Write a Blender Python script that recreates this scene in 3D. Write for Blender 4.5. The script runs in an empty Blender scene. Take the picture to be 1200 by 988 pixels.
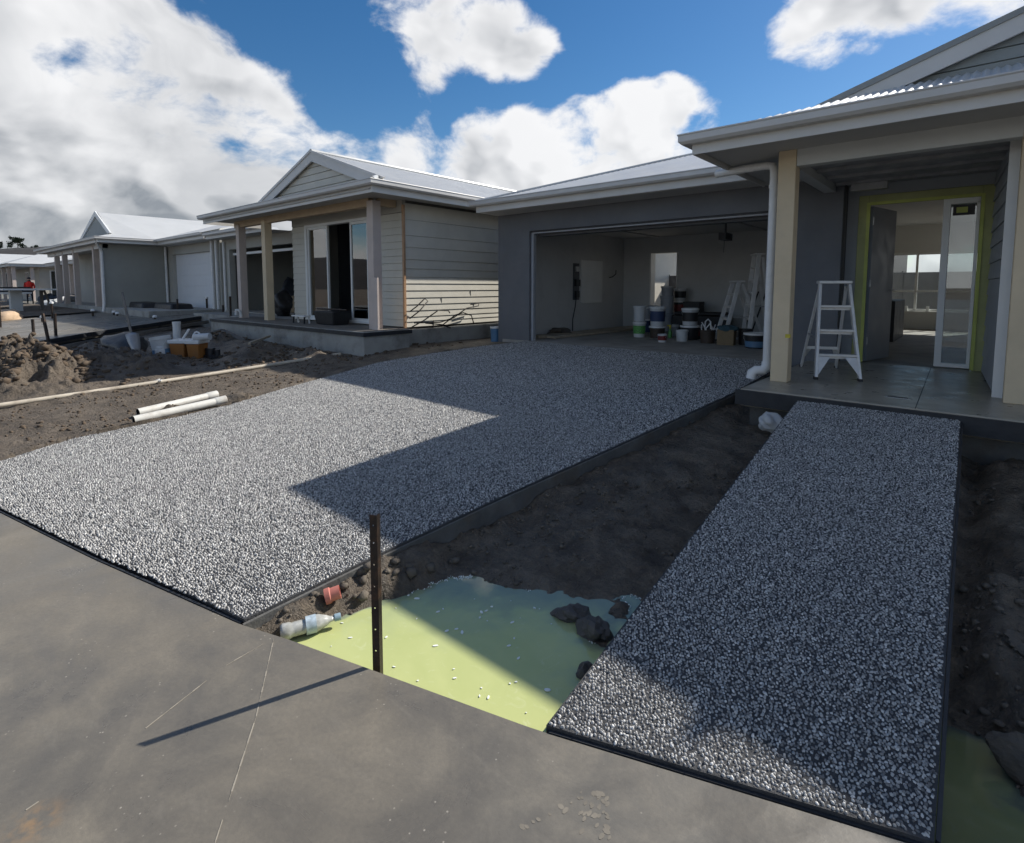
import bpy, bmesh, math, random
import numpy as np
from mathutils import Vector, Matrix

SC = bpy.context.scene
COL = SC.collection
R = math.radians
random.seed(7)
RNG = np.random.default_rng(11)

# ------------------------------------------------------------------ camera
YAW, PITCH, EYE = R(40.7), R(4.8), 1.6
cam_d = bpy.data.cameras.new('camera')
cam = bpy.data.objects.new('camera', cam_d)
COL.objects.link(cam)
cam.location = (0, 0, EYE)
cam.rotation_euler = (R(90) - PITCH, 0, YAW)
cam_d.sensor_fit = 'HORIZONTAL'
cam_d.sensor_width = 36
cam_d.lens = 640 / 1200 * 36
cam_d.shift_y = -104 / 1200
cam_d.clip_start = 0.05
cam_d.clip_end = 3000
SC.camera = cam

# ------------------------------------------------------------------ sun
SUN = Vector((1.325, 3.709, 3.09)).normalized()          # towards the sun
SUN_EL = math.asin(SUN.z)
SUN_AZ = math.atan2(SUN.x, SUN.y)
sun_d = bpy.data.lights.new('sun', 'SUN')
sun_d.energy = 4.8
sun_d.angle = R(0.55)
sun_d.color = (1.0, 0.955, 0.88)
sun = bpy.data.objects.new('sun', sun_d)
COL.objects.link(sun)
sun.location = SUN * 40
sun.rotation_euler = SUN.to_track_quat('Z', 'Y').to_euler()

# ------------------------------------------------------------------ exposure
SC.view_settings.view_transform = 'Standard'
SC.view_settings.look = 'None'
SC.view_settings.exposure = 0.36
SC.view_settings.gamma = 1.0
SC.view_settings.use_curve_mapping = False
SC.render.engine = 'CYCLES'
SC.cycles.use_denoising = True
SC.cycles.max_bounces = 6
SC.cycles.diffuse_bounces = 4
SC.cycles.use_adaptive_sampling = True
SC.cycles.adaptive_threshold = 0.02
SC.cycles.glossy_bounces = 4
SC.cycles.transparent_max_bounces = 8
SC.cycles.sample_clamp_indirect = 6
SC.render.film_transparent = False


# ------------------------------------------------------------------ node helpers
def px_dir(u, v):
    """world direction of a point of the sky, used to place the clouds"""
    fw = Vector((-math.sin(YAW) * math.cos(PITCH), math.cos(YAW) * math.cos(PITCH), -math.sin(PITCH)))
    rt = Vector((math.cos(YAW), math.sin(YAW), 0))
    up = rt.cross(fw)
    return (fw + rt * ((u - 600) / 640) - up * ((v - 390) / 640)).normalized()


class NT:
    def __init__(s, tree):
        s.t = tree
        s.n = tree.nodes
        s.l = tree.links

    def new(s, typ, **kw):
        n = s.n.new(typ)
        for k, v in kw.items():
            if k in n.inputs.keys() if hasattr(n.inputs, 'keys') else False:
                n.inputs[k].default_value = v
            else:
                setattr(n, k, v)
        return n

    def link(s, a, b):
        s.l.new(a, b)

    def setin(s, sock, v):
        if isinstance(v, bpy.types.NodeSocket):
            s.l.new(v, sock)
        else:
            sock.default_value = v

    def math(s, op, a, b=None, c=None, clamp=False):
        n = s.n.new('ShaderNodeMath')
        n.operation = op
        n.use_clamp = clamp
        s.setin(n.inputs[0], a)
        if b is not None:
            s.setin(n.inputs[1], b)
        if c is not None:
            s.setin(n.inputs[2], c)
        return n.outputs[0]

    def vmath(s, op, a, b=None, scale=None):
        n = s.n.new('ShaderNodeVectorMath')
        n.operation = op
        s.setin(n.inputs[0], a)
        if b is not None:
            s.setin(n.inputs[1], b)
        if scale is not None:
            s.setin(n.inputs['Scale'], scale)
        return n.outputs['Value'] if op in ('DOT_PRODUCT', 'LENGTH', 'DISTANCE') else n.outputs['Vector']

    def noise(s, vec, scale, detail=4, rough=0.55, dist=0.0, out='Fac'):
        n = s.n.new('ShaderNodeTexNoise')
        if vec is not None:
            s.l.new(vec, n.inputs['Vector'])
        n.inputs['Scale'].default_value = scale
        n.inputs['Detail'].default_value = detail
        n.inputs['Roughness'].default_value = rough
        n.inputs['Distortion'].default_value = dist
        return n.outputs[out]

    def maprange(s, v, a, b, c=0.0, d=1.0, smooth=False):
        n = s.n.new('ShaderNodeMapRange')
        n.interpolation_type = 'SMOOTHSTEP' if smooth else 'LINEAR'
        n.clamp = True
        s.setin(n.inputs[0], v)
        for i, x in enumerate((a, b, c, d)):
            s.setin(n.inputs[i + 1], x)
        return n.outputs[0]

    def mix(s, f, a, b, blend='MIX'):
        n = s.n.new('ShaderNodeMix')
        n.data_type = 'RGBA'
        n.blend_type = blend
        s.setin(n.inputs[0], f)
        for sock, x in ((n.inputs[6], a), (n.inputs[7], b)):
            if isinstance(x, bpy.types.NodeSocket):
                s.l.new(x, sock)
            else:
                sock.default_value = (*x[:3], 1)
        return n.outputs[2]


# ------------------------------------------------------------------ sky
world = bpy.data.worlds.new('World')
SC.world = world
world.use_nodes = True
W = NT(world.node_tree)
W.n.clear()
wout = W.n.new('ShaderNodeOutputWorld')
bg = W.n.new('ShaderNodeBackground')
bg.inputs['Strength'].default_value = 0.12
sky = W.n.new('ShaderNodeTexSky')
sky.sky_type = 'NISHITA'
sky.sun_disc = False
sky.sun_elevation = SUN_EL
sky.sun_rotation = SUN_AZ
sky.air_density = 1.0
sky.dust_density = 0.25
sky.ozone_density = 3.5
tc = W.n.new('ShaderNodeTexCoord')
D = W.vmath('NORMALIZE', tc.outputs['Generated'])
sepd = W.n.new('ShaderNodeSeparateXYZ')
W.l.new(D, sepd.inputs[0])
ELEV = sepd.outputs[2]
hs = W.n.new('ShaderNodeHueSaturation')
hs.inputs['Saturation'].default_value = 1.27
hs.inputs['Value'].default_value = 0.66
W.l.new(sky.outputs[0], hs.inputs['Color'])
# clouds: fractal noise on the sky sphere plus broad banks of cloud and clear gaps
sq = W.vmath('MULTIPLY', D, (1.0, 1.0, 1.6))
warp = W.noise(sq, 2.6, 3, 0.5, out='Color')
sq2 = W.vmath('ADD', sq, W.vmath('SCALE', W.vmath('SUBTRACT', warp, (0.5, 0.5, 0.5)), scale=0.18))
SUNOFF = tuple(0.035 * c for c in (SUN.x, SUN.y, SUN.z + 0.7))
n_a = W.noise(sq2, 5.0, 9, 0.58)
n_c = W.noise(sq2, 5.0, 3.5, 0.50)
n_b = W.noise(W.vmath('ADD', sq2, SUNOFF), 5.0, 3.5, 0.50)
banks = [  # u, v, radius (px of the photograph's sky), weight
    (-30, 20, 120, .34), (50, 45, 90, .34), (140, 75, 75, .36), (190, 100, 80, .42), (260, 140, 80, .46), (335, 178, 75, .46), (390, 200, 50, .2),
    (40, 110, 70, .16), (90, 130, 60, .2), (10, 215, 90, .30), (90, 225, 90, .26), (200, 225, 90, .28), (300, 215, 80, .26), (60, 270, 120, .22), (-140, 200, 160, .3),
    (470, 0, 55, .22), (540, 22, 62, .36), (600, 50, 46, .40), (630, 68, 28, .26), (470, 128, 36, .10), (505, 112, 20, .14),
    (440, 185, 50, .22), (510, 190, 60, .36), (590, 185, 60, .46), (650, 165, 58, .52), (710, 145, 55, .56), (755, 125, 44, .52), (790, 108, 24, .36), (790, 165, 60, .45), (690, 210, 80, .4),
    (555, 125, 50, -.22), (425, 110, 50, -.14), (640, 118, 30, -.14), (350, 80, 70, -.16), (700, 60, 60, -.14), (840, 60, 60, -.1),
    (925, 8, 50, .24), (985, 5, 60, .34), (1060, -20, 70, .26), (940, 70, 30, .17), (905, 60, 16, .1), (965, 72, 20, .1), (1190, 5, 40, .25), (830, 100, 12, .1)]
mask = None
for (u, v, rad, wgt) in banks:
    d = px_dir(u, v)
    k = W.vmath('DOT_PRODUCT', D, tuple(d))
    m = W.maprange(k, math.cos(rad * 1.25 / 640), math.cos(rad * 0.15 / 640), 0.0, wgt * 0.8, smooth=True)
    mask = m if mask is None else W.math('ADD', mask, m)
mask = W.math('MINIMUM', mask, 0.52)
seen = W.maprange(W.vmath('DOT_PRODUCT', D, tuple(px_dir(560, 120))), 0.45, 0.62, 0.0, 1.0, smooth=True)
low = W.maprange(ELEV, 0.0, 0.24, 0.34, 0.0, smooth=True)
base = W.math('ADD', W.maprange(seen, 0, 1, -0.06, -0.24), low)
mask = W.math('ADD', mask, base)
dens = W.math('ADD', W.math('MULTIPLY', W.math('SUBTRACT', n_a, 0.5), 1.9), mask)
densb = W.math('ADD', W.math('MULTIPLY', W.math('SUBTRACT', n_b, 0.5), 1.9), mask)
densc = W.math('ADD', W.math('MULTIPLY', W.math('SUBTRACT', n_c, 0.5), 1.9), mask)
cover = W.maprange(dens, -0.07, 0.22, 0.0, 1.0, smooth=True)
thick = W.maprange(densc, 0.04, 0.46, 0.0, 1.0, smooth=True)
lit = W.maprange(W.math('SUBTRACT', densc, densb), -0.17, 0.15, 0.0, 1.0)
lowdark = W.maprange(ELEV, 0.02, 0.30, 1.0, 0.0, smooth=True)
left = W.maprange(W.vmath('DOT_PRODUCT', D, tuple(px_dir(-60, 260))), 0.72, 1.0, 0.0, 1.0, smooth=True)
shade = W.math('MULTIPLY', thick, W.math('SUBTRACT', 0.92, W.math('MULTIPLY', lit, 0.85)), clamp=True)
shade = W.math('ADD', shade, W.math('MULTIPLY', W.math('MULTIPLY', left, lowdark), W.maprange(n_a, .35, .65, .55, .15)), clamp=True)
soft = W.noise(sq2, 3.2, 7, 0.55, 0.6)
shade = W.math('MULTIPLY', W.math('MULTIPLY', shade, 0.94), W.maprange(soft, .34, .64, .50, 1.06), clamp=True)
shade = W.math('ADD', shade, W.math('MULTIPLY', left, W.maprange(soft, .36, .62, 0.0, .34)), clamp=True)
ccol = W.mix(shade, (6.3, 6.3, 6.35), (1.95, 2.12, 2.35))
skycol = W.mix(W.math('MULTIPLY', cover, 0.97), hs.outputs[0], ccol)
W.l.new(skycol, bg.inputs['Color'])
W.l.new(bg.outputs[0], wout.inputs['Surface'])
world.cycles.sampling_method = 'MANUAL'
world.cycles.sample_map_resolution = 1024

# ------------------------------------------------------------------ materials
MAT = {}


def P(name):
    m = bpy.data.materials.new(name)
    m.use_nodes = True
    nt = NT(m.node_tree)
    b = nt.n['Principled BSDF']
    MAT[name] = m
    return m, nt, b


def coords(nt, kind='Object'):
    return nt.n.new('ShaderNodeTexCoord').outputs[kind]


def simple(name, col, rough=0.6, var=0.12, scale=3.0, bump=0.0, bscale=40.0, metal=0.0, dirt=None, dirt_amt=0.35, dscale=2.0, spec=0.5):
    m, nt, b = P(name)
    co = coords(nt)
    n = nt.noise(co, scale, 5, 0.6)
    lo = [c * (1 - var) for c in col]
    hi = [min(1, c * (1 + var)) for c in col]
    c = nt.mix(nt.maprange(n, .3, .7), lo, hi)
    if dirt:
        dn = nt.noise(co, dscale, 7, 0.65)
        c = nt.mix(nt.maprange(dn, 0.5, 0.75, 0.0, dirt_amt), c, dirt)
    nt.l.new(c, b.inputs['Base Color'])
    rn = nt.maprange(nt.noise(co, scale * 2.3, 4), .3, .7, max(0.02, rough - .08), min(1, rough + .08))
    nt.l.new(rn, b.inputs['Roughness'])
    b.inputs['Metallic'].default_value = metal
    b.inputs['Specular IOR Level'].default_value = spec
    if bump:
        bp = nt.n.new('ShaderNodeBump')
        bp.inputs['Strength'].default_value = bump
        bp.inputs['Distance'].default_value = 0.01
        nt.l.new(nt.noise(co, bscale, 5, 0.6), bp.inputs['Height'])
        nt.l.new(bp.outputs[0], b.inputs['Normal'])
    return m


simple('render_grey', (.150, .156, .168), .85, .12, 1.2, .6, 90, dirt=(.24, .235, .225), dirt_amt=.35, dscale=1.3)
simple('plasterboard', (.60, .60, .59), .9, .06, 1.0, .05, 60, dirt=(.3, .29, .27), dirt_amt=.3)
simple('white_wall', (.74, .73, .69), .85, .05, 1.0)
simple('ceiling_white', (.55, .55, .54), .9, .04, 1.0)
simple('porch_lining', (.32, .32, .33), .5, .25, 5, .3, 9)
simple('garage_slab', (.36, .335, .295), .75, .2, 2.2, .2, 50, dirt=(.12, .11, .1), dirt_amt=.6)
simple('porch_concrete', (.33, .295, .235), .33, .18, 2.4, .05, 25, dirt=(.14, .135, .12), dirt_amt=.75, dscale=1.5)
simple('form_black', (.022, .024, .028), .55, .3, 6, .2, 40)
simple('slab_side', (.11, .107, .10), .75, .3, 5, .6, 30, dirt=(.10, .078, .055), dirt_amt=.9, dscale=4)
simple('neigh_base', (.33, .325, .30), .85, .12, 2.5, .2, 40, dirt=(.10, .085, .07), dirt_amt=.7, dscale=2.6)
simple('fascia', (.62, .605, .575), .45, .05, 2)
simple('gutter', (.58, .565, .54), .38, .05, 2)
simple('soffit', (.50, .49, .465), .7, .04, 2)
simple('roof_metal', (.50, .505, .50), .36, .05, 1.5, 0, metal=0.0, dirt=(.4, .4, .4), dirt_amt=.3)
simple('roof_grey', (.27, .28, .27), .4, .05, 1.5)
simple('gable_green', (.30, .32, .31), .6, .05, 1.5)
simple('far_roof', (.50, .505, .50), .45, .05, 1.5)
simple('post_primed', (.64, .52, .35), .6, .08, 3, .1, 60)
simple('post_pink', (.55, .47, .42), .6, .08, 3, .1, 60)
simple('timber_beam', (.50, .38, .25), .65, .12, 4, .15, 40)
simple('beam_grey', (.55, .56, .545), .6, .06, 2)
simple('board_beige', (.60, .57, .49), .55, .05, 2.5, .05, 50, dirt=(.42, .40, .35), dirt_amt=.25)
simple('board_grey', (.33, .35, .37), .6, .06, 2.5)
simple('board_back', (.10, .095, .085), .8, .1, 3)
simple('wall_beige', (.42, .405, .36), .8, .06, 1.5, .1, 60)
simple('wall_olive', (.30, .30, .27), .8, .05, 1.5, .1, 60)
simple('white_frame', (.75, .75, .73), .4, .04, 3)
simple('white_pvc', (.72, .72, .71), .3, .05, 3, dirt=(.5, .48, .44), dirt_amt=.3)
simple('dirty_pvc', (.68, .66, .60), .45, .08, 4, .1, 60, dirt=(.25, .19, .13), dirt_amt=.7, dscale=5)
simple('garage_door_white', (.72, .73, .74), .45, .03, 2)
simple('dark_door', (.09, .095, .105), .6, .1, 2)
simple('aluminium', (.70, .69, .67), .38, .1, 8, .05, 80, metal=.2, dirt=(.6, .58, .55), dirt_amt=.5, dscale=9)
simple('galv', (.42, .42, .42), .4, .12, 8, metal=.6)
simple('steel_stake', (.03, .022, .018), .5, .3, 12, .3, 90, metal=.4, dirt=(.11, .055, .03), dirt_amt=.8, dscale=14)
simple('rusty_bar', (.025, .02, .018), .7, .3, 12, .2, 90)
simple('black_plastic', (.015, .015, .017), .5, .2, 5, .1, 30)
simple('black_tarp', (.02, .02, .022), .45, .3, 5, .6, 8)
simple('copper_strip', (.45, .27, .15), .4, .1, 5)
simple('tape_green', (.46, .50, .12), .55, .12, 4)
simple('frame_tan', (.36, .37, .16), .6, .12, 4)
simple('door_leaf', (.23, .25, .28), .5, .04, 2)
simple('timber_raw', (.42, .35, .26), .8, .18, 6, .2, 40, dirt=(.2, .16, .12), dirt_amt=.5)
simple('timber_grey', (.17, .155, .135), .85, .2, 6, .3, 40, dirt=(.1, .085, .07), dirt_amt=.7)
simple('orange_tub', (.34, .14, .035), .5, .15, 4, dirt=(.12, .08, .05), dirt_amt=.5)
simple('blue_plastic', (.09, .20, .34), .45, .12, 5, dirt=(.3, .3, .3), dirt_amt=.3)
simple('pale_plastic', (.55, .56, .56), .4, .08, 5, dirt=(.3, .28, .25), dirt_amt=.4)
simple('label_navy', (.03, .05, .12), .5, .1, 6)
simple('label_black', (.02, .02, .022), .5, .1, 6)
simple('label_green', (.10, .30, .08), .5, .4, 30)
simple('label_red', (.16, .02, .02), .5, .2, 8)
simple('bucket_grey', (.36, .37, .39), .5, .1, 5)
simple('bucket_brown', (.05, .035, .025), .6, .2, 8)
simple('cardboard', (.22, .16, .09), .85, .1, 6)
simple('cloth_teal', (.05, .10, .12), .9, .2, 10, .4, 30)
simple('yellow_plastic', (.55, .45, .04), .5, .1, 5)
simple('pink_clay', (.50, .17, .13), .7, .12, 8)
simple('tan_pipe', (.50, .44, .35), .6, .15, 4, .1, 60, dirt=(.20, .15, .10), dirt_amt=.85, dscale=3.5)
simple('foam_white', (.50, .50, .49), .85, .08, 6, .4, 20, dirt=(.35, .31, .26), dirt_amt=.6, dscale=5)
simple('rock_dark', (.08, .072, .064), .7, .3, 9, .6, 30)
simple('soil_clod', (.10, .072, .048), .95, .35, 7, .7, 40)
simple('dark_clod', (.115, .095, .073), .9, .35, 7, .7, 40)
simple('sand', (.50, .36, .24), .95, .15, 6, .4, 40)
simple('fence_grey', (.13, .13, .13), .7, .1, 3)
simple('cabinet_dark', (.03, .03, .032), .5, .1, 3)
simple('hi_vis_red', (.75, .03, .015), .7, .1, 9)
simple('skin', (.42, .25, .18), .6, .05, 9)
simple('work_dark', (.02, .022, .03), .9, .1, 9)
simple('bark', (.07, .05, .035), .9, .3, 9, .5, 20)
simple('leaf', (.035, .05, .025), .7, .4, 3)
simple('hill_soil', (.030, .027, .025), 1, .4, .05)
simple('label_pale', (.42, .50, .55), .5, .25, 60)
simple('cap_blue', (.26, .36, .42), .5, .1, 6)
simple('dry_slurry', (.175, .155, .125), .8, .2, 12)
simple('chalk', (.30, .27, .22), .9, .1, 9)


def glass_mat(name, tint=(.9, .95, .95), refl=1.0, ior=1.9):
    m, nt, b = P(name)
    nt.n.remove(b)
    tr = nt.n.new('ShaderNodeBsdfTransparent')
    tr.inputs[0].default_value = (*tint, 1)
    gl = nt.n.new('ShaderNodeBsdfGlossy')
    gl.inputs['Roughness'].default_value = 0.01
    fr = nt.n.new('ShaderNodeFresnel')
    fr.inputs[0].default_value = ior
    mx = nt.n.new('ShaderNodeMixShader')
    nt.l.new(nt.math('MULTIPLY', fr.outputs[0], refl, clamp=True), mx.inputs[0])
    nt.l.new(tr.outputs[0], mx.inputs[1])
    nt.l.new(gl.outputs[0], mx.inputs[2])
    nt.l.new(mx.outputs[0], nt.n['Material Output'].inputs['Surface'])
    return m


glass_mat('glass_dark', (.55, .6, .6), 1.8)
glass_mat('glass_clear', (.92, .95, .95), .8, 1.4)


def road_mat():
    m, nt, b = P('road_concrete')
    co = coords(nt)
    big = nt.noise(co, .55, 6, .6, .3)
    mid = nt.noise(co, 3.2, 8, .65, .4)
    fine = nt.noise(co, 60, 4, .7)
    c = nt.mix(nt.maprange(big, .38, .62), (.118, .110, .096), (.200, .175, .136))
    c = nt.mix(nt.maprange(mid, .45, .72, 0, .6), c, (.27, .235, .18))
    blot = nt.noise(co, 1.1, 7, .62, 1.4)
    c = nt.mix(nt.maprange(blot, .44, .68, 0, .6), c, (.085, .080, .072))
    streak = nt.noise(nt.vmath('MULTIPLY', co, (2.2, 9.0, 1)), 1.6, 6, .65, .6)
    c = nt.mix(nt.maprange(streak, .55, .75, 0, .2), c, (.30, .27, .22))
    c = nt.mix(nt.maprange(fine, .3, .7, 0, .35), c, (.085, .08, .07))
    spk = nt.n.new('ShaderNodeTexVoronoi')
    spk.inputs['Scale'].default_value = 34
    nt.l.new(co, spk.inputs['Vector'])
    sp = nt.math('MULTIPLY', nt.maprange(spk.outputs['Distance'], .08, .13, 1, 0), nt.maprange(nt.noise(co, 3.6, 4), .50, .62))
    c = nt.mix(nt.math('MULTIPLY', sp, .7), c, (.42, .38, .32))
    # rusty stain near the camera
    d1 = nt.vmath('DISTANCE', co, (-2.066, 0.209, 0))
    st = nt.math('MULTIPLY', nt.maprange(d1, .0, .11, 1, 0, smooth=True), nt.maprange(nt.noise(co, 28, 4), .42, .62))
    c = nt.mix(nt.math('MULTIPLY', st, .55), c, (.34, .21, .10))
    nt.l.new(c, b.inputs['Base Color'])
    nt.l.new(nt.maprange(blot, .4, .62, .58, .27), b.inputs['Roughness'])
    bp = nt.n.new('ShaderNodeBump')
    bp.inputs['Strength'].default_value = .35
    bp.inputs['Distance'].default_value = .012
    h = nt.math('ADD', nt.math('MULTIPLY', mid, .7), nt.math('MULTIPLY', fine, .12))
    nt.l.new(h, bp.inputs['Height'])
    nt.l.new(bp.outputs[0], b.inputs['Normal'])


road_mat()


def soil_mat():
    m, nt, b = P('soil')
    co = coords(nt)
    big = nt.noise(co, .45, 6, .6, .4)
    mid = nt.noise(co, 4.5, 9, .68, .3)
    fine = nt.noise(co, 38, 6, .7)
    a = nt.n.new('ShaderNodeAttribute')
    a.attribute_name = 'wet'
    dry = nt.mix(nt.maprange(mid, .35, .68), (.068, .052, .038), (.20, .16, .12))
    dry = nt.mix(nt.maprange(big, .4, .65, 0, .45), dry, (.24, .20, .155))
    wet = nt.mix(nt.maprange(mid, .35, .68), (.080, .060, .042), (.265, .212, .152))
    c = nt.mix(a.outputs['Fac'], dry, wet)
    c = nt.mix(nt.maprange(fine, .35, .7, 0, .5), c, (.045, .034, .025))
    nt.l.new(c, b.inputs['Base Color'])
    rr = nt.maprange(a.outputs['Fac'], 0, 1, .95, .45)
    nt.l.new(rr, b.inputs['Roughness'])
    bp = nt.n.new('ShaderNodeBump')
    bp.inputs['Strength'].default_value = 1.0
    bp.inputs['Distance'].default_value = .08
    nt.l.new(nt.math('ADD', mid, nt.math('MULTIPLY', fine, .35)), bp.inputs['Height'])
    nt.l.new(bp.outputs[0], b.inputs['Normal'])


soil_mat()


def pebble_mat():
    m, nt, b = P('pebble')
    a = nt.n.new('ShaderNodeAttribute')
    a.attribute_name = 'shade'
    cr = nt.n.new('ShaderNodeValToRGB')
    nt.l.new(a.outputs['Fac'], cr.inputs[0])
    e = cr.color_ramp.elements
    e[0].position, e[0].color = 0.0, (.07, .07, .075, 1)
    e[1].position, e[1].color = 1.0, (.76, .745, .71, 1)
    for p_, c_ in ((.12, (.12, .118, .116, 1)), (.32, (.27, .264, .252, 1)), (.62, (.39, .381, .362, 1)), (.90, (.54, .525, .495, 1))):
        k = e.new(p_)
        k.color = c_
    co = coords(nt)
    c = nt.mix(nt.maprange(nt.noise(co, 130, 4, .6), .35, .65, 0, .35), cr.outputs[0], (.30, .29, .28))
    nt.l.new(c, b.inputs['Base Color'])
    b.inputs['Roughness'].default_value = .32
    simple('pebble_matrix', (.05, .05, .052), .8, .25, 12, .8, 90)


pebble_mat()


def water_mat():
    m, nt, b = P('milky_water')
    co = coords(nt)
    n = nt.noise(co, 1.7, 4, .5, 1.2)
    c = nt.mix(nt.maprange(n, .35, .65), (.45, .49, .19), (.53, .56, .24))
    c = nt.mix(nt.maprange(nt.noise(co, 14, 6, .65, 1.5), .58, .75, 0, .4), c, (.62, .64, .40))
    a = nt.n.new('ShaderNodeAttribute')
    a.attribute_name = 'depth'
    dn = nt.math('ADD', a.outputs['Fac'], nt.math('MULTIPLY', nt.math('SUBTRACT', nt.noise(co, 7, 5, .6, .8), .5), .03))
    c = nt.mix(nt.maprange(dn, .0, .055, 1, 0, smooth=True), c, (.17, .185, .125))
    c = nt.mix(nt.maprange(dn, .02, .09, .45, 0, smooth=True), c, (.30, .36, .24))
    nt.l.new(c, b.inputs['Base Color'])
    b.inputs['Roughness'].default_value = .015
    b.inputs['IOR'].default_value = 1.5
    bp = nt.n.new('ShaderNodeBump')
    bp.inputs['Strength'].default_value = .02
    bp.inputs['Distance'].default_value = .01
    nt.l.new(nt.noise(co, 12, 3, .5), bp.inputs['Height'])
    nt.l.new(bp.outputs[0], b.inputs['Normal'])
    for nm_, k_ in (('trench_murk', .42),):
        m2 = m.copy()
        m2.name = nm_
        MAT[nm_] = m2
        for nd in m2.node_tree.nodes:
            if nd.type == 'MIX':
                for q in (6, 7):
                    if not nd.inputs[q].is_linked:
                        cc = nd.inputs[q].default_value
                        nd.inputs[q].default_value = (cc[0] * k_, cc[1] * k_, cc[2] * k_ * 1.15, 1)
    simple('foam', (.80, .82, .76), .7, .05, 30)


water_mat()


def bottle_mat():
    m, nt, b = P('cloudy_bottle')
    co = coords(nt)
    c = nt.mix(nt.maprange(nt.noise(co, 30, 4), .35, .65), (.42, .42, .38), (.66, .66, .61))
    nt.l.new(c, b.inputs['Base Color'])
    b.inputs['Roughness'].default_value = .22
    b.inputs['Transmission Weight'].default_value = .25


bottle_mat()

# ------------------------------------------------------------------ mesh helpers
WORLD0 = {}


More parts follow.
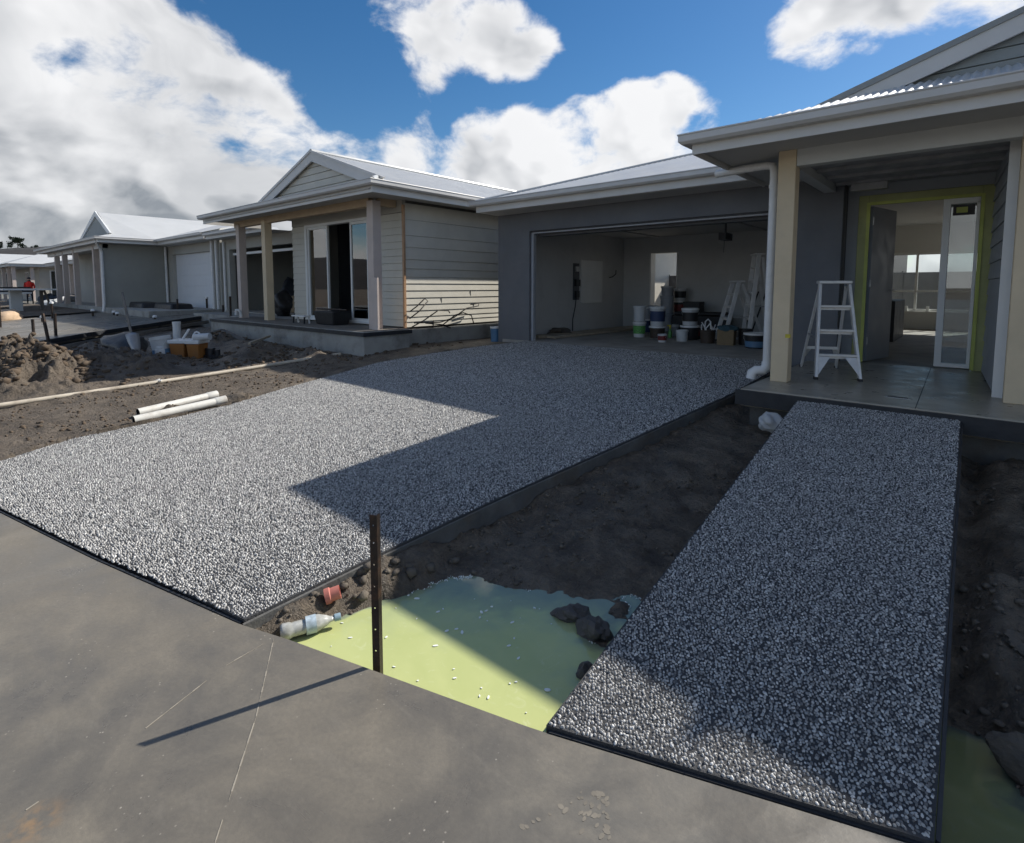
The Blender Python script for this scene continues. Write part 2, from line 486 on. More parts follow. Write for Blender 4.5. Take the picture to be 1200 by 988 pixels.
class MB:
    def __init__(s):
        s.v = []
        s.f = []

    def add(s, vs, fs):
        o = len(s.v)
        s.v += [tuple(p) for p in vs]
        s.f += [tuple(i + o for i in f) for f in fs]
        return s

    def box(s, x0, x1, y0, y1, z0, z1):
        return s.add([(x0, y0, z0), (x1, y0, z0), (x1, y1, z0), (x0, y1, z0), (x0, y0, z1), (x1, y0, z1), (x1, y1, z1), (x0, y1, z1)],
                     [(0, 3, 2, 1), (4, 5, 6, 7), (0, 1, 5, 4), (1, 2, 6, 5), (2, 3, 7, 6), (3, 0, 4, 7)])

    def hexa(s, lo, hi):
        """solid between two quads (four corners each, counter-clockwise seen from above)"""
        return s.add(list(lo) + list(hi), [(0, 3, 2, 1), (4, 5, 6, 7), (0, 1, 5, 4), (1, 2, 6, 5), (2, 3, 7, 6), (3, 0, 4, 7)])

    def prism(s, poly, vec):
        n = len(poly)
        vec = Vector(vec)
        a = [Vector(p) for p in poly]
        return s.add(a + [p + vec for p in a], [tuple(range(n))[::-1], tuple(range(n, 2 * n))] + [(i, (i + 1) % n, n + (i + 1) % n, n + i) for i in range(n)])

    def bar(s, p0, p1, w, t, up=(0, 0, 1)):
        p0, p1 = Vector(p0), Vector(p1)
        d = (p1 - p0).normalized()
        u = Vector(up)
        if abs(d.dot(u)) > .98:
            u = Vector((0, 1, 0))
        a = d.cross(u).normalized() * (w / 2)
        b = a.cross(d).normalized() * (t / 2)
        q = [a + b, -a + b, -a - b, a - b]
        return s.add([p0 + k for k in q] + [p1 + k for k in q], [(0, 1, 2, 3), (7, 6, 5, 4)] + [(i, 4 + i, 4 + (i + 1) % 4, (i + 1) % 4) for i in range(4)])

    def tube(s, pts, r, n=10, caps=True):
        pts = [Vector(p) for p in pts]
        rs = r if isinstance(r, (list, tuple)) else [r] * len(pts)
        o = len(s.v)
        prev = None
        for i, p in enumerate(pts):
            t = (pts[min(i + 1, len(pts) - 1)] - pts[max(i - 1, 0)]).normalized()
            if prev is None:
                a = t.orthogonal().normalized()
            else:
                a = (prev - t * prev.dot(t)).normalized()
            prev = a
            b = t.cross(a)
            for k in range(n):
                g = 2 * math.pi * k / n
                s.v.append(tuple(p + (a * math.cos(g) + b * math.sin(g)) * rs[i]))
        for i in range(len(pts) - 1):
            for k in range(n):
                s.f.append((o + i * n + k, o + i * n + (k + 1) % n, o + (i + 1) * n + (k + 1) % n, o + (i + 1) * n + k))
        if caps:
            s.f.append(tuple(o + k for k in range(n))[::-1])
            s.f.append(tuple(o + (len(pts) - 1) * n + k for k in range(n)))
        return s

    def lathe(s, prof, n=20, c=(0, 0, 0)):
        o = len(s.v)
        for r_, z in prof:
            for k in range(n):
                g = 2 * math.pi * k / n
                s.v.append((c[0] + r_ * math.cos(g), c[1] + r_ * math.sin(g), c[2] + z))
        for i in range(len(prof) - 1):
            for k in range(n):
                s.f.append((o + i * n + k, o + i * n + (k + 1) % n, o + (i + 1) * n + (k + 1) % n, o + (i + 1) * n + k))
        if prof[0][0] > 1e-4:
            s.f.append(tuple(o + k for k in range(n))[::-1])
        if prof[-1][0] > 1e-4:
            s.f.append(tuple(o + (len(prof) - 1) * n + k for k in range(n)))
        return s

    def sweep(s, prof, path):
        """profile of (outward, up) points carried along a horizontal path; outward is to the right of travel; mitred"""
        path = [Vector(p) for p in path]
        n = len(prof)
        o = len(s.v)
        for i, p in enumerate(path):
            def nrm(a, b):
                d = (b - a)
                d.z = 0
                d.normalize()
                return Vector((d.y, -d.x, 0))
            if i == 0:
                m = nrm(path[0], path[1])
            elif i == len(path) - 1:
                m = nrm(path[-2], path[-1])
            else:
                a, b = nrm(path[i - 1], p), nrm(p, path[i + 1])
                m = (a + b)
                m = m / max(.2, m.dot(a))
            for (u, w) in prof:
                s.v.append(tuple(p + m * u + Vector((0, 0, w))))
        for i in range(len(path) - 1):
            for k in range(n):
                s.f.append((o + i * n + k, o + (i + 1) * n + k, o + (i + 1) * n + (k + 1) % n, o + i * n + (k + 1) % n))
        s.f.append(tuple(o + k for k in range(n)))
        s.f.append(tuple(o + (len(path) - 1) * n + k for k in range(n))[::-1])
        return s

    def build(s, name, mat, parent=None, w=False, bevel=0.0, smooth=False, seg=1, sub=0):
        me = bpy.data.meshes.new(name)
        me.from_pydata(s.v, [], s.f)
        me.validate()
        bm = bmesh.new()
        bm.from_mesh(me)
        bmesh.ops.recalc_face_normals(bm, faces=bm.faces)
        bm.to_mesh(me)
        bm.free()
        return link(name, me, mat, parent, w, bevel, smooth, seg, sub)


def link(name, me, mat, parent=None, w=False, bevel=0.0, smooth=False, seg=1, sub=0):
    me.materials.append(MAT[mat])
    if smooth:
        me.polygons.foreach_set('use_smooth', [True] * len(me.polygons))
        if smooth != 'all':
            me.set_sharp_from_angle(angle=R(40))
    o = bpy.data.objects.new(name, me)
    COL.objects.link(o)
    WORLD0[o.name] = Vector((0, 0, 0))
    if parent is not None:
        o.parent = parent
        if w:
            o.matrix_parent_inverse = Matrix.Translation(-WORLD0[parent.name])
    if bevel:
        b = o.modifiers.new('bevel', 'BEVEL')
        b.width = bevel
        b.segments = seg
        b.limit_method = 'ANGLE'
    if sub:
        b = o.modifiers.new('sub', 'SUBSURF')
        b.levels = b.render_levels = sub
    return o


def tag(o, label=None, cat=None, group=None, kind=None):
    if label:
        o['label'] = label
    if cat:
        o['category'] = cat
    if group:
        o['group'] = group
    if kind:
        o['kind'] = kind
    return o


def thing(name, label, cat, loc=(0, 0, 0), rz=0.0, group=None):
    o = bpy.data.objects.new(name, None)
    o.empty_display_size = .1
    COL.objects.link(o)
    o.location = loc
    o.rotation_euler = (0, 0, rz)
    WORLD0[o.name] = Vector(loc)
    return tag(o, label, cat, group)


def copy_thing(src, loc, rz=None, label=None, group=None):
    c = src.copy()
    COL.objects.link(c)
    c.location = loc
    if rz is not None:
        c.rotation_euler = (src.rotation_euler[0], src.rotation_euler[1], rz)
    if label:
        c['label'] = label
    if group:
        c['group'] = group
    for ch in src.children:
        d = ch.copy()
        COL.objects.link(d)
        d.parent = c
        for g in ch.children:
            e = g.copy()
            COL.objects.link(e)
            e.parent = d
    return c


def B(*a):
    return MB().box(*a)


# value noise on numpy arrays
def _hash(ix, iy, seed):
    h = (ix.astype(np.int64) * 374761393 + iy.astype(np.int64) * 668265263 + seed * 1274126177) & 0x7fffffff
    h = ((h ^ (h >> 13)) * 1103515245) & 0x7fffffff
    h = ((h ^ (h >> 16)) * 69069) & 0x7fffffff
    return (h & 0xffff) / 65535.0


def vnoise(x, y, seed=0):
    ix, iy = np.floor(x), np.floor(y)
    fx, fy = x - ix, y - iy
    fx, fy = fx * fx * (3 - 2 * fx), fy * fy * (3 - 2 * fy)
    a, b = _hash(ix, iy, seed), _hash(ix + 1, iy, seed)
    c, d = _hash(ix, iy + 1, seed), _hash(ix + 1, iy + 1, seed)
    return (a + (b - a) * fx) * (1 - fy) + (c + (d - c) * fx) * fy - .5


def fbm(x, y, s, oct=5, seed=0, gain=.5):
    x, y = np.asarray(x, float), np.asarray(y, float)
    t, amp, f = 0, 1.0, s
    for i in range(oct):
        t = t + amp * vnoise(x * f + 17.3 * i, y * f - 9.1 * i, seed + i)
        amp *= gain
        f *= 2.03
    return t


def sstep(a, b, x):
    t = np.clip((x - a) / (b - a), 0, 1)
    return t * t * (3 - 2 * t)


# ------------------------------------------------------------------ levels of the site
ROAD_X = [-400, -60, -20, -12, -8, -6.5, -5.226, -3.9, -2.6, -2.3, -1.112, 0, 1.2, 3, 8, 400]
ROAD_Y = [-4, -2.0, -.6, -.2, .1, .26, .475, .735, 1.03, 1.13, 1.47, 1.87, 2.33, 3.05, 4.4, 40]


def road_edge(x):
    return np.interp(x, ROAD_X, ROAD_Y)


def drive_z(x, y):
    ye = np.interp(x, ROAD_X, ROAD_Y)
    return .015 + .481 * (np.asarray(y) - ye) / (8.62 - ye)


DR_Y = [1.04, 1.8, 2.84, 3.76, 6.42, 8.64]
DR_X = [-2.59, -2.56, -2.49, -2.40, -2.16, -2.12]
DL_Y = [.15, .63, 1.2, 2.07, 2.74, 3.54, 5.5, 6.5, 7.64, 8.64]
DL_X = [-6.45, -6.62, -6.9, -6.88, -6.93, -7.2, -7.72, -7.62, -7.4, -7.05]


def path_z(x, y):
    ye = np.interp(x, ROAD_X, ROAD_Y)
    return .014 + .486 * (np.asarray(y) - ye) / (5.79 - ye)


def path_l(y):
    return np.interp(y, [1.47, 5.8], [-1.115, -1.315])


def path_r(y):
    return np.interp(y, [1.87, 5.8], [-.02, -.08])


WATER_Z = -.10
PAV_EDGE = [(-13.6, -1.0), (-16.0, 1.68), (-17.6, 3.6), (-19.3, 6.3), (-20.2, 8.05)]


def pav_edge_x(y):
    return np.interp(y, [p[1] for p in PAV_EDGE], [p[0] for p in PAV_EDGE])


def pav_z(y):
    return .20 + .062 * np.clip(y, 0, 8.3)


def ground_h(x, y):
    n1 = fbm(x, y, .9, 6, 3)
    n2 = fbm(x, y, 5.5, 4, 21)
    base = .06 + .042 * np.clip(y, 0, 8) + .05 * n1 + .022 * n2
    dl = np.interp(y, DL_Y, DL_X)
    dr = np.interp(y, DR_Y, DR_X)
    dz = drive_z(x, y)
    # dirt left of the driveway climbs from the slab edge
    d = dl - x
    k = sstep(0, 1.4, d)
    h = np.where(d > 0, (dz - .035 + .03 * n2 + .035 * np.clip(n1, -.3, 1) + .03 * sstep(0, .2, d)) * (1 - k) + base * k, base)
    # spoil heaps
    def heap(cx, cy, rx, ry, ht, rot=0):
        c, s_ = math.cos(rot), math.sin(rot)
        u = ((x - cx) * c + (y - cy) * s_) / rx
        v = (-(x - cx) * s_ + (y - cy) * c) / ry
        r2 = u * u + v * v
        rid = .5 - np.abs(fbm(x, y, 2.2, 5, 51, .6))
        return ht * np.exp(-r2 * 1.6) * (.75 + 1.0 * rid + .6 * fbm(x, y, 6, 4, 77, .6))
    h = h + heap(-10.9, 1.55, 1.5, .75, .42) + heap(-12.6, 1.55, 1.2, .7, .40) + heap(-11.2, 2.65, 1.3, .55, .26) + heap(-12.3, 3.1, .9, .4, .16)
    h = h + heap(-14.1, 5.3, 1.2, .5, .16) + heap(-9.6, 5.35, .9, .28, .12) + heap(-11.6, 5.3, 1.4, .35, .14)
    for hx, hy, hr, hh_ in ((-13.2, 2.2, .5, .22), (-10.2, 2.9, .5, .14), (-12.6, 4.2, .7, .16), (-10.7, 4.7, .6, .12), (-14.6, 4.1, .6, .18), (-11.3, 3.4, .35, .12), (-9.9, 1.1, .4, .16), (-13.3, 5.0, .5, .14), (-15.2, 3.1, .5, .14)):
        h = h + heap(hx, hy, hr, hr * .6, hh_, hx)
    h = h + heap(-7.3, 2.2, .28, .18, .10) + heap(-7.15, 2.95, .3, .22, .08) + heap(-7.55, 6.9, .5, .3, .07)
    # dug out along the neighbouring concrete
    pe = pav_edge_x(y)
    dd = x - pe
    h = np.where((dd > -1.2) & (dd < 1.6), h - .06 * sstep(1.6, .2, dd), h)
    h = np.where(dd < -.05, np.minimum(h, pav_z(y) - .1), h)
    # under the driveway
    under = (x > dl + .02) & (x < dr + .1) & (y > .1) & (y < 9)
    h = np.where(under, np.minimum(h, dz - .16), h)
    # the dug strip between driveway and path
    pit = np.interp(y, [.8, 1.5, 1.9, 2.25, 2.6, 3.2, 4.5, 6.0, 8.6], [-.23, -.20, -.155, -.105, -.055, -.01, .09, .20, .36])
    pit = pit + .045 * fbm(x, y, 1.7, 5, 8) + .045 * fbm(x, y, 7, 5, 9, .62) - .045 * np.abs(fbm(x, y, 4, 6, 19, .62)) + .012 + .05 * np.clip((-2.0 - x) / .7, -1, .6) * sstep(1.3, 1.9, y)
    pit = pit + .10 * np.exp(-((x + 2.42) / .16) ** 2 - ((y - 1.78) / .35) ** 2) + .09 * np.exp(-((x + 2.52) / .12) ** 2 - ((y - 1.28) / .3) ** 2)
    pit = pit + (.115 + .05 * fbm(x, y, 9, 4, 41)) * np.exp(-((x - dr) / .10) ** 2) * sstep(2.7, 1.9, y)
    pit = pit + .08 * np.exp(-((x + 1.30) / .10) ** 2 - ((y - 2.2) / .10) ** 2) + .07 * np.exp(-((x + 1.50) / .10) ** 2 - ((y - 2.22) / .08) ** 2)
    pit = pit + .06 * np.exp(-((x + 1.22) / .07) ** 2 - ((y - 1.93) / .07) ** 2)
    lowp = np.interp(y, [.8, 1.5, 1.9, 2.25, 2.6, 3.2, 4.5, 6.0, 8.6], [-.23, -.20, -.155, -.105, -.055, -.01, .09, .20, .36]) + .03 * fbm(x, y, 1.5, 2, 8) + .05 * np.clip((-2.0 - x) / .7, -1, .6) * sstep(1.3, 1.9, y)
    kk = .75 * np.exp(-((pit + .10) / .05) ** 2) * (np.abs(x + 1.9) < .5)
    pit = pit * (1 - kk) + lowp * kk
    inpit = (x >= dr + .0) & (x < -.6) & (y < 9) & (y > .2)
    h = np.where(inpit, pit, h)
    pl, pr = path_l(y), path_r(y)
    h = np.where((x > pl + .05) & (x < pr - .05) & (y < 6.3), np.minimum(pit, path_z(x, y) - .2), h)
    # trench right of the path
    tr = np.interp(y, [1, 1.9, 2.45, 2.75, 3.3, 4.5, 6, 8], [-.33, -.27, -.17, -.05, .03, .12, .26, .34])
    tr = tr + .10 * fbm(x, y, 2.2, 5, 31) + .06 * fbm(x, y, 8, 5, 32, .6) - .08 * np.abs(fbm(x, y, 3, 6, 33, .6)) - .09 * np.exp(-((x - .02) / .10) ** 2)
    h = np.where((x >= pr - .05) & (y < 9), tr, h)
    # under the road slab
    re = road_edge(x)
    h = np.where(y < re - .03, np.minimum(h, -.16), h)
    # flat building platforms and distance
    far = sstep(8, 9.5, y)
    h = h * (1 - far) + .38 * far
    out = sstep(16, 30, np.abs(x + 6))
    h = h * (1 - out) + (.35 + .04 * n1) * out
    h = np.where((y < re - .03) & (x > -40), np.minimum(h, -.16), h)
    return h


def axis(segs):
    out = []
    for a, b, s in segs:
        n = max(1, int(round((b - a) / s)))
        out += list(np.linspace(a, b, n, endpoint=False))
    return np.array(out + [segs[-1][1]])


gx = axis([(-900, -60, 70), (-60, -22, 2.5), (-22, -13, .11), (-13, -6.2, .045), (-6.2, -2.8, .4), (-2.8, 1.3, .022), (1.3, 3, .12), (3, 30, 3), (30, 900, 90)])
gy = axis([(-900, -20, 90), (-20, -.5, 2), (-.5, .9, .06), (.9, 3.2, .022), (3.2, 7.4, .045), (7.4, 10, .15), (10, 40, 3), (40, 900, 80)])
GX, GY = np.meshgrid(gx, gy)
GH = ground_h(GX, GY)


def grid_mesh(name, X, Y, Z):
    ny, nx = X.shape
    v = np.stack([X, Y, Z], -1).reshape(-1, 3)
    i = np.arange(nx * ny).reshape(ny, nx)
    f = np.stack([i[:-1, :-1], i[:-1, 1:], i[1:, 1:], i[1:, :-1]], -1).reshape(-1, 4)
    return np_mesh(name, v, f)


def np_mesh(name, v, f):
    me = bpy.data.meshes.new(name)
    k = f.shape[1]
    me.vertices.add(len(v))
    me.vertices.foreach_set('co', np.ascontiguousarray(v, dtype=np.float32).ravel())
    me.loops.add(f.size)
    me.loops.foreach_set('vertex_index', np.ascontiguousarray(f, dtype=np.int32).ravel())
    me.polygons.add(len(f))
    me.polygons.foreach_set('loop_start', np.arange(0, f.size, k, dtype=np.int32))
    me.polygons.foreach_set('loop_total', np.full(len(f), k, dtype=np.int32))
    me.update(calc_edges=True)
    me.validate()
    return me


gm = grid_mesh('ground', GX, GY, GH)
wet = np.zeros(GH.shape)
inpit = (GX > np.interp(GY, DR_Y, DR_X)) & (GY > .3) & (GY < 8.7)
wet = np.where(inpit, 1.0, 0)
heapwet = sstep(1.9, 2.6, GY + .2 * fbm(GX, GY, 1.5, 3, 90)) * sstep(-9.6, -10.4, GX) * sstep(4.2, 3.7, GY)
wallwet = sstep(3.0, 4.0, GY + .5 * fbm(GX, GY, .8, 3, 91)) * .95 * (GX < -6)
wet = np.clip(wet + heapwet * .8 + wallwet, 0, 1)
at = gm.attributes.new('wet', 'FLOAT', 'POINT')
at.data.foreach_set('value', wet.ravel().astype(np.float32))
ground = link('ground', gm, 'soil', smooth='all')
tag(ground, kind='structure')

# ------------------------------------------------------------------ road
mb = MB()
rx = [-400, -60, -20, -12, -8, -6.5] + list(np.linspace(-5.226, 3, 60)) + [8, 400]
top = [(x, float(road_edge(x)), 0) for x in rx]
n = len(rx)
mb.v = top + [(x, -70 if abs(x) < 100 else -70, 0) for x in rx] + [(x, float(road_edge(x)), -.14) for x in rx]
for i in range(n - 1):
    mb.f.append((n + i, n + i + 1, i + 1, i))
    mb.f.append((i, i + 1, 2 * n + i + 1, 2 * n + i))
road = mb.build('road', 'road_concrete')
tag(road, kind='structure')


def ribbon(name, pts, wid, z, mat, parent, jit=.2, gaps=0.0, seed=1):
    rr = random.Random(seed)
    m = MB()
    tot = []
    for a, b in zip(pts, pts[1:]):
        L = math.dist(a, b)
        k = max(2, int(L / .03))
        tot += [(a[0] + (b[0] - a[0]) * i / k, a[1] + (b[1] - a[1]) * i / k) for i in range(k)]
    tot.append(pts[-1])
    on = True
    run = 0
    for i in range(len(tot) - 1):
        run -= 1
        if run <= 0:
            on = rr.random() > gaps
            run = rr.randint(1, 6)
        if not on:
            continue
        a, b = Vector((*tot[i], 0)), Vector((*tot[i + 1], 0))
        d = (b - a).normalized()
        nn = Vector((-d.y, d.x, 0)) * wid * .5 * (1 + rr.uniform(-jit, jit))
        q = [a + nn, a - nn, b - nn, b + nn]
        m.prism([(p.x, p.y, z) for p in q], (0, 0, .0012))
    return m.build(name, mat, parent)


ribbon('chalk_line', [(-2.367, 1.085), (-1.972, .827), (-1.60, .543), (-1.0, .08)], .0030, .0005, 'chalk', road, .9, .18, 3)
ribbon('chalk_line', [(-2.37, 1.07), (-2.347, .87), (-2.199, .48), (-2.139, .2), (-2.0, -.3)], .0026, .0005, 'chalk', road, .9, .62, 4)
# dried smear of slurry on the slab
sm = MB()
rs_ = random.Random(9)
outl = [(-.96, 1.12), (-.93, 1.20), (-.895, 1.29), (-.855, 1.375), (-.825, 1.40), (-.79, 1.365), (-.755, 1.31), (-.735, 1.25), (-.72, 1.19), (-.80, 1.14), (-.88, 1.11)]
for i in range(len(outl)):
    p_, q_ = outl[i], outl[(i + 1) % len(outl)]
    for k in range(7):
        t_ = k / 7
        if 7 < i or rs_.random() < .55:
            continue
        x_, y_ = p_[0] + (q_[0] - p_[0]) * t_ + rs_.uniform(-.004, .004), p_[1] + (q_[1] - p_[1]) * t_ + rs_.uniform(-.004, .004)
        r_ = rs_.uniform(.004, .009)
        sm.prism([(x_ + r_ * math.cos(g) * 1.4, y_ + r_ * math.sin(g), .0) for g in [j * 6.283 / 7 for j in range(7)]], (0, 0, rs_.uniform(.0010, .0040)))
for k in range(34):
    x_, y_ = rs_.gauss(-.815, .03), rs_.gauss(1.33, .035)
    r_ = rs_.uniform(.003, .009)
    sm.prism([(x_ + r_ * math.cos(g) * .8, y_ + r_ * math.sin(g) * 1.6, .0) for g in [j * 6.283 / 7 for j in range(7)]], (0, 0, rs_.uniform(.0010, .0040)))
sm.v = [(x, y, z * .3 - (.002 if z == 0 else 0)) for x, y, z in sm.v]
tag(sm.build('slurry_smear', 'dry_slurry', road), kind='stuff')

# ------------------------------------------------------------------ exposed-aggregate slabs


def pebble_field(name, xl, xr, y0f, y1, zf, sp, seed, parent, size=1.0, K=5, ymin=-9):
    rg = np.random.default_rng(seed)
    ys = np.arange(0.0, y1, sp * .87)
    pts = []
    for j, yy in enumerate(ys):
        a, b = float(xl(yy)), float(xr(yy))
        xs = np.arange(a + sp * .5 + (j % 2) * sp * .5, b - sp * .3, sp)
        pts.append(np.stack([xs, np.full(len(xs), yy)], -1))
    pts = np.concatenate(pts)
    pts += rg.normal(0, sp * .20, pts.shape)
    keep = (pts[:, 1] > y0f(pts[:, 0]) + .006) & (pts[:, 1] < y1 - .01) & (pts[:, 0] > xl(pts[:, 1]) + .008) & (pts[:, 0] < xr(pts[:, 1]) - .008)
    keep &= (rg.random(len(pts)) > .06) & (pts[:, 1] >= ymin)
    pts = pts[keep]
    n = len(pts)
    ang = rg.random(n)[:, None] * 6.283 + np.arange(K)[None] * (6.283 / K)
    rad = sp * size * (.36 + .22 * rg.random((n, 1))) * (1 + .28 * (rg.random((n, K)) - .5))
    asp = 1 + .7 * rg.random((n, 1))
    th = rg.random((n, 1)) * 6.283
    ux, uy = np.cos(ang) * rad * asp ** .5, np.sin(ang) * rad / asp ** .5
    dx, dy = ux * np.cos(th) - uy * np.sin(th), ux * np.sin(th) + uy * np.cos(th)
    hgt = sp * size * (.26 + .30 * rg.random(n))
    tx, ty = rg.normal(0, .25, n), rg.normal(0, .25, n)
    z0 = zf(pts[:, 0], pts[:, 1])
    V = np.zeros((n, 2 * K + 1, 3))
    V[:, :K, 0] = pts[:, :1] + dx
    V[:, :K, 1] = pts[:, 1:] + dy
    V[:, :K, 2] = z0[:, None] - .003
    V[:, K:2 * K, 0] = pts[:, :1] + dx * .72
    V[:, K:2 * K, 1] = pts[:, 1:] + dy * .72
    V[:, K:2 * K, 2] = (z0 + hgt * .66)[:, None] + dx * tx[:, None] + dy * ty[:, None]
    V[:, 2 * K, 0] = pts[:, 0]
    V[:, 2 * K, 1] = pts[:, 1]
    V[:, 2 * K, 2] = z0 + hgt
    fl = []
    for k in range(K):
        k2 = (k + 1) % K
        fl += [(k, k2, K + k2), (k, K + k2, K + k), (K + k, K + k2, 2 * K)]
    F = (np.arange(n)[:, None, None] * (2 * K + 1) + np.array(fl)[None]).reshape(-1, 3)
    me = np_mesh(name, V.reshape(-1, 3), F)
    a = me.attributes.new('shade', 'FLOAT', 'POINT')
    a.data.foreach_set('value', np.repeat(rg.random(n), 2 * K + 1).astype(np.float32))
    o = link(name, me, 'pebble', parent, smooth='all')
    tag(o, kind='stuff')
    return n


def slab_from_edges(name, rows, thick, zf, parent_kind='structure', mat='pebble_matrix'):
    """rows: list of (xl, yl, xr, yr)"""
    m = MB()
    n = len(rows)
    for (xl, yl, xr, yr) in rows:
        m.v += [(xl, yl, float(zf(xl, yl))), (xr, yr, float(zf(xr, yr))), (xl, yl, float(zf(xl, yl)) - thick), (xr, yr, float(zf(xr, yr)) - thick)]
    for i in range(n - 1):
        a, b = 4 * i, 4 * i + 4
        m.f += [(a, a + 1, b + 1, b), (a + 2, b + 2, b + 3, a + 3), (a, b, b + 2, a + 2), (a + 1, a + 3, b + 3, b + 1)]
    m.f += [(0, 2, 3, 1), (4 * n - 4, 4 * n - 3, 4 * n - 1, 4 * n - 2)]
    o = m.build(name, mat)
    return tag(o, kind=parent_kind)


GAP = .018
rows = []
xs_l, xs_r = -6.42, -2.59
# front edge follows the road edge; rows sweep from that edge to the garage
tt = np.linspace(0, 1, 26)
for t in tt:
    yl = road_edge(xs_l) + GAP + (8.62 - road_edge(xs_l) - GAP) * t
    yr = road_edge(xs_r) + GAP + (8.62 - road_edge(xs_r) - GAP) * t
    rows.append((float(np.interp(yl, DL_Y, DL_X)), float(yl), float(np.interp(yr, DR_Y, DR_X)), float(yr)))
driveway = slab_from_edges('driveway', rows, .13, drive_z)
for y1_, ym_, sp_, sd_ in ((4.6, -9, .0146, 5), (8.62, 4.6, .0195, 15)):
    pebble_field('pebbles', lambda y: np.interp(y, DL_Y, DL_X), lambda y: np.interp(y, DR_Y, DR_X), lambda x: road_edge(x) + GAP, y1_ + (.01 if ym_ < 0 else 0), drive_z, sp_, sd_, driveway, K=4, ymin=ym_)
# smooth trowelled edge of the driveway, facing the dug strip
e = MB()
pp = [(x + .004, y, float(drive_z(x, y))) for x, y in zip(DR_X, DR_Y)]
e.sweep([(0, -.012), (.010, -.016), (.012, -.15), (0, -.15)], pp)
e.build('slab_edge', 'slab_side', driveway)
e = MB()
pp = [(x, float(road_edge(x)) + .004, .0) for x in np.linspace(-6.4, -2.6, 24)]
e.sweep([(0, -.10), (0, .004), (-.011, .004), (-.011, -.10)], pp)
e.build('expansion_joint', 'form_black', driveway)

rows = []
for t in np.linspace(0, 1, 16):
    yl = 1.47 + GAP + (5.79 - 1.47 - GAP) * t
    yr = 1.86 + GAP + (5.79 - 1.86 - GAP) * t
    rows.append((float(path_l(yl)), float(yl), float(path_r(yr)), float(yr)))
footpath = slab_from_edges('footpath', rows, .12, path_z)
pebble_field('pebbles', path_l, path_r, lambda x: road_edge(x) + GAP, 5.79, path_z, .0132, 6, footpath)
e = MB()
pp = [(float(path_r(y)) + .003, y, float(path_z(0, y))) for y in np.linspace(1.9, 5.79, 12)]
e.sweep([(0, -.01), (.012, -.014), (.014, -.16), (0, -.16)], pp)
e.build('slab_edge', 'form_black', footpath)
e = MB()
pp = [(x, float(road_edge(x)) + .004, .0) for x in np.linspace(-1.10, -.02, 12)]
e.sweep([(0, -.10), (0, .004), (-.011, .004), (-.011, -.10)], pp)
e.build('expansion_joint', 'form_black', footpath)

# ------------------------------------------------------------------ water


def water_sheet(name, x0, x1, y0, y1, z, mat_):
    X, Y = np.meshgrid(np.linspace(x0, x1, 110), np.linspace(y0, y1, 110))
    me = grid_mesh(name, X, Y, np.full(X.shape, z))
    at_ = me.attributes.new('depth', 'FLOAT', 'POINT')
    at_.data.foreach_set('value', (z - ground_h(X, Y)).ravel().astype(np.float32))
    o = link(name, me, mat_, smooth='all')
    return tag(o, kind='structure')


puddle = water_sheet('puddle', -2.66, -1.0, .9, 2.95, WATER_Z, 'milky_water')
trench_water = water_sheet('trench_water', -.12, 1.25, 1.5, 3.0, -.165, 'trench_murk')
# froth flecks and the froth line where the water meets the mud
fm = MB()
rr = random.Random(5)
for k in range(60):
    x, y = rr.uniform(-2.5, -1.25), rr.uniform(1.15, 2.3)
    if float(ground_h(np.array(x), np.array(y))) > WATER_Z - .01 or y < road_edge(x) + .03:
        continue
    r_ = rr.choice([.003, .004, .005, .006, .008]) * rr.uniform(.7, 1.2)
    a = rr.uniform(0, 3)
    st = rr.uniform(1, 2.4)
    ring = [(x + r_ * st * math.cos(g) * math.cos(a) - r_ * math.sin(g) * math.sin(a), y + r_ * st * math.cos(g) * math.sin(a) + r_ * math.sin(g) * math.cos(a), WATER_Z + .001) for g in [i * 6.283 / 8 for i in range(8)]]
    fm.prism(ring, (0, 0, .003))
yy, xx = np.meshgrid(np.arange(1.2, 2.8, .006), np.arange(-2.56, -1.2, .006), indexing='ij')
hh = ground_h(xx, yy)
line = (np.abs(hh - (WATER_Z - .001)) < .0028) & (fbm(xx, yy, 3, 3, 70) > -.08) & (xx > -2.35) & (yy > road_edge(xx) + .05)
for x, y in zip(xx[line], yy[line]):
    x += rr.uniform(-.004, .004)
    y += rr.uniform(-.004, .004)
    if rr.random() < .55:
        continue
    r_ = rr.uniform(.0015, .0045)
    fm.prism([(x + r_ * math.cos(g), y + r_ * math.sin(g), WATER_Z - .001) for g in [i * 6.283 / 6 for i in range(6)]], (0, 0, .0045))
tag(fm.build('froth', 'foam', puddle), kind='stuff')


def gz(x, y):
    return float(ground_h(np.array(float(x)), np.array(float(y))))


def lump_mesh(name, rx, ry, rz_, seed, rough=.35, sub=2):
    bm = bmesh.new()
    bmesh.ops.create_icosphere(bm, subdivisions=sub, radius=1)
    rr = np.random.default_rng(seed)
    off = rr.random(3) * 50
    for v in bm.verts:
        p = v.co
        k = 1 + rough * float(fbm(np.array(p.x * 1.3 + off[0] + p.z), np.array(p.y * 1.3 + off[1] - p.z), 1.1, 3, seed)) * 1.6
        v.co = Vector((p.x * rx * k, p.y * ry * k, p.z * rz_ * k))
    me = bpy.data.meshes.new(name)
    bm.to_mesh(me)
    bm.free()
    return me


# clods of earth scattered over the loose dirt (nobody could count them)


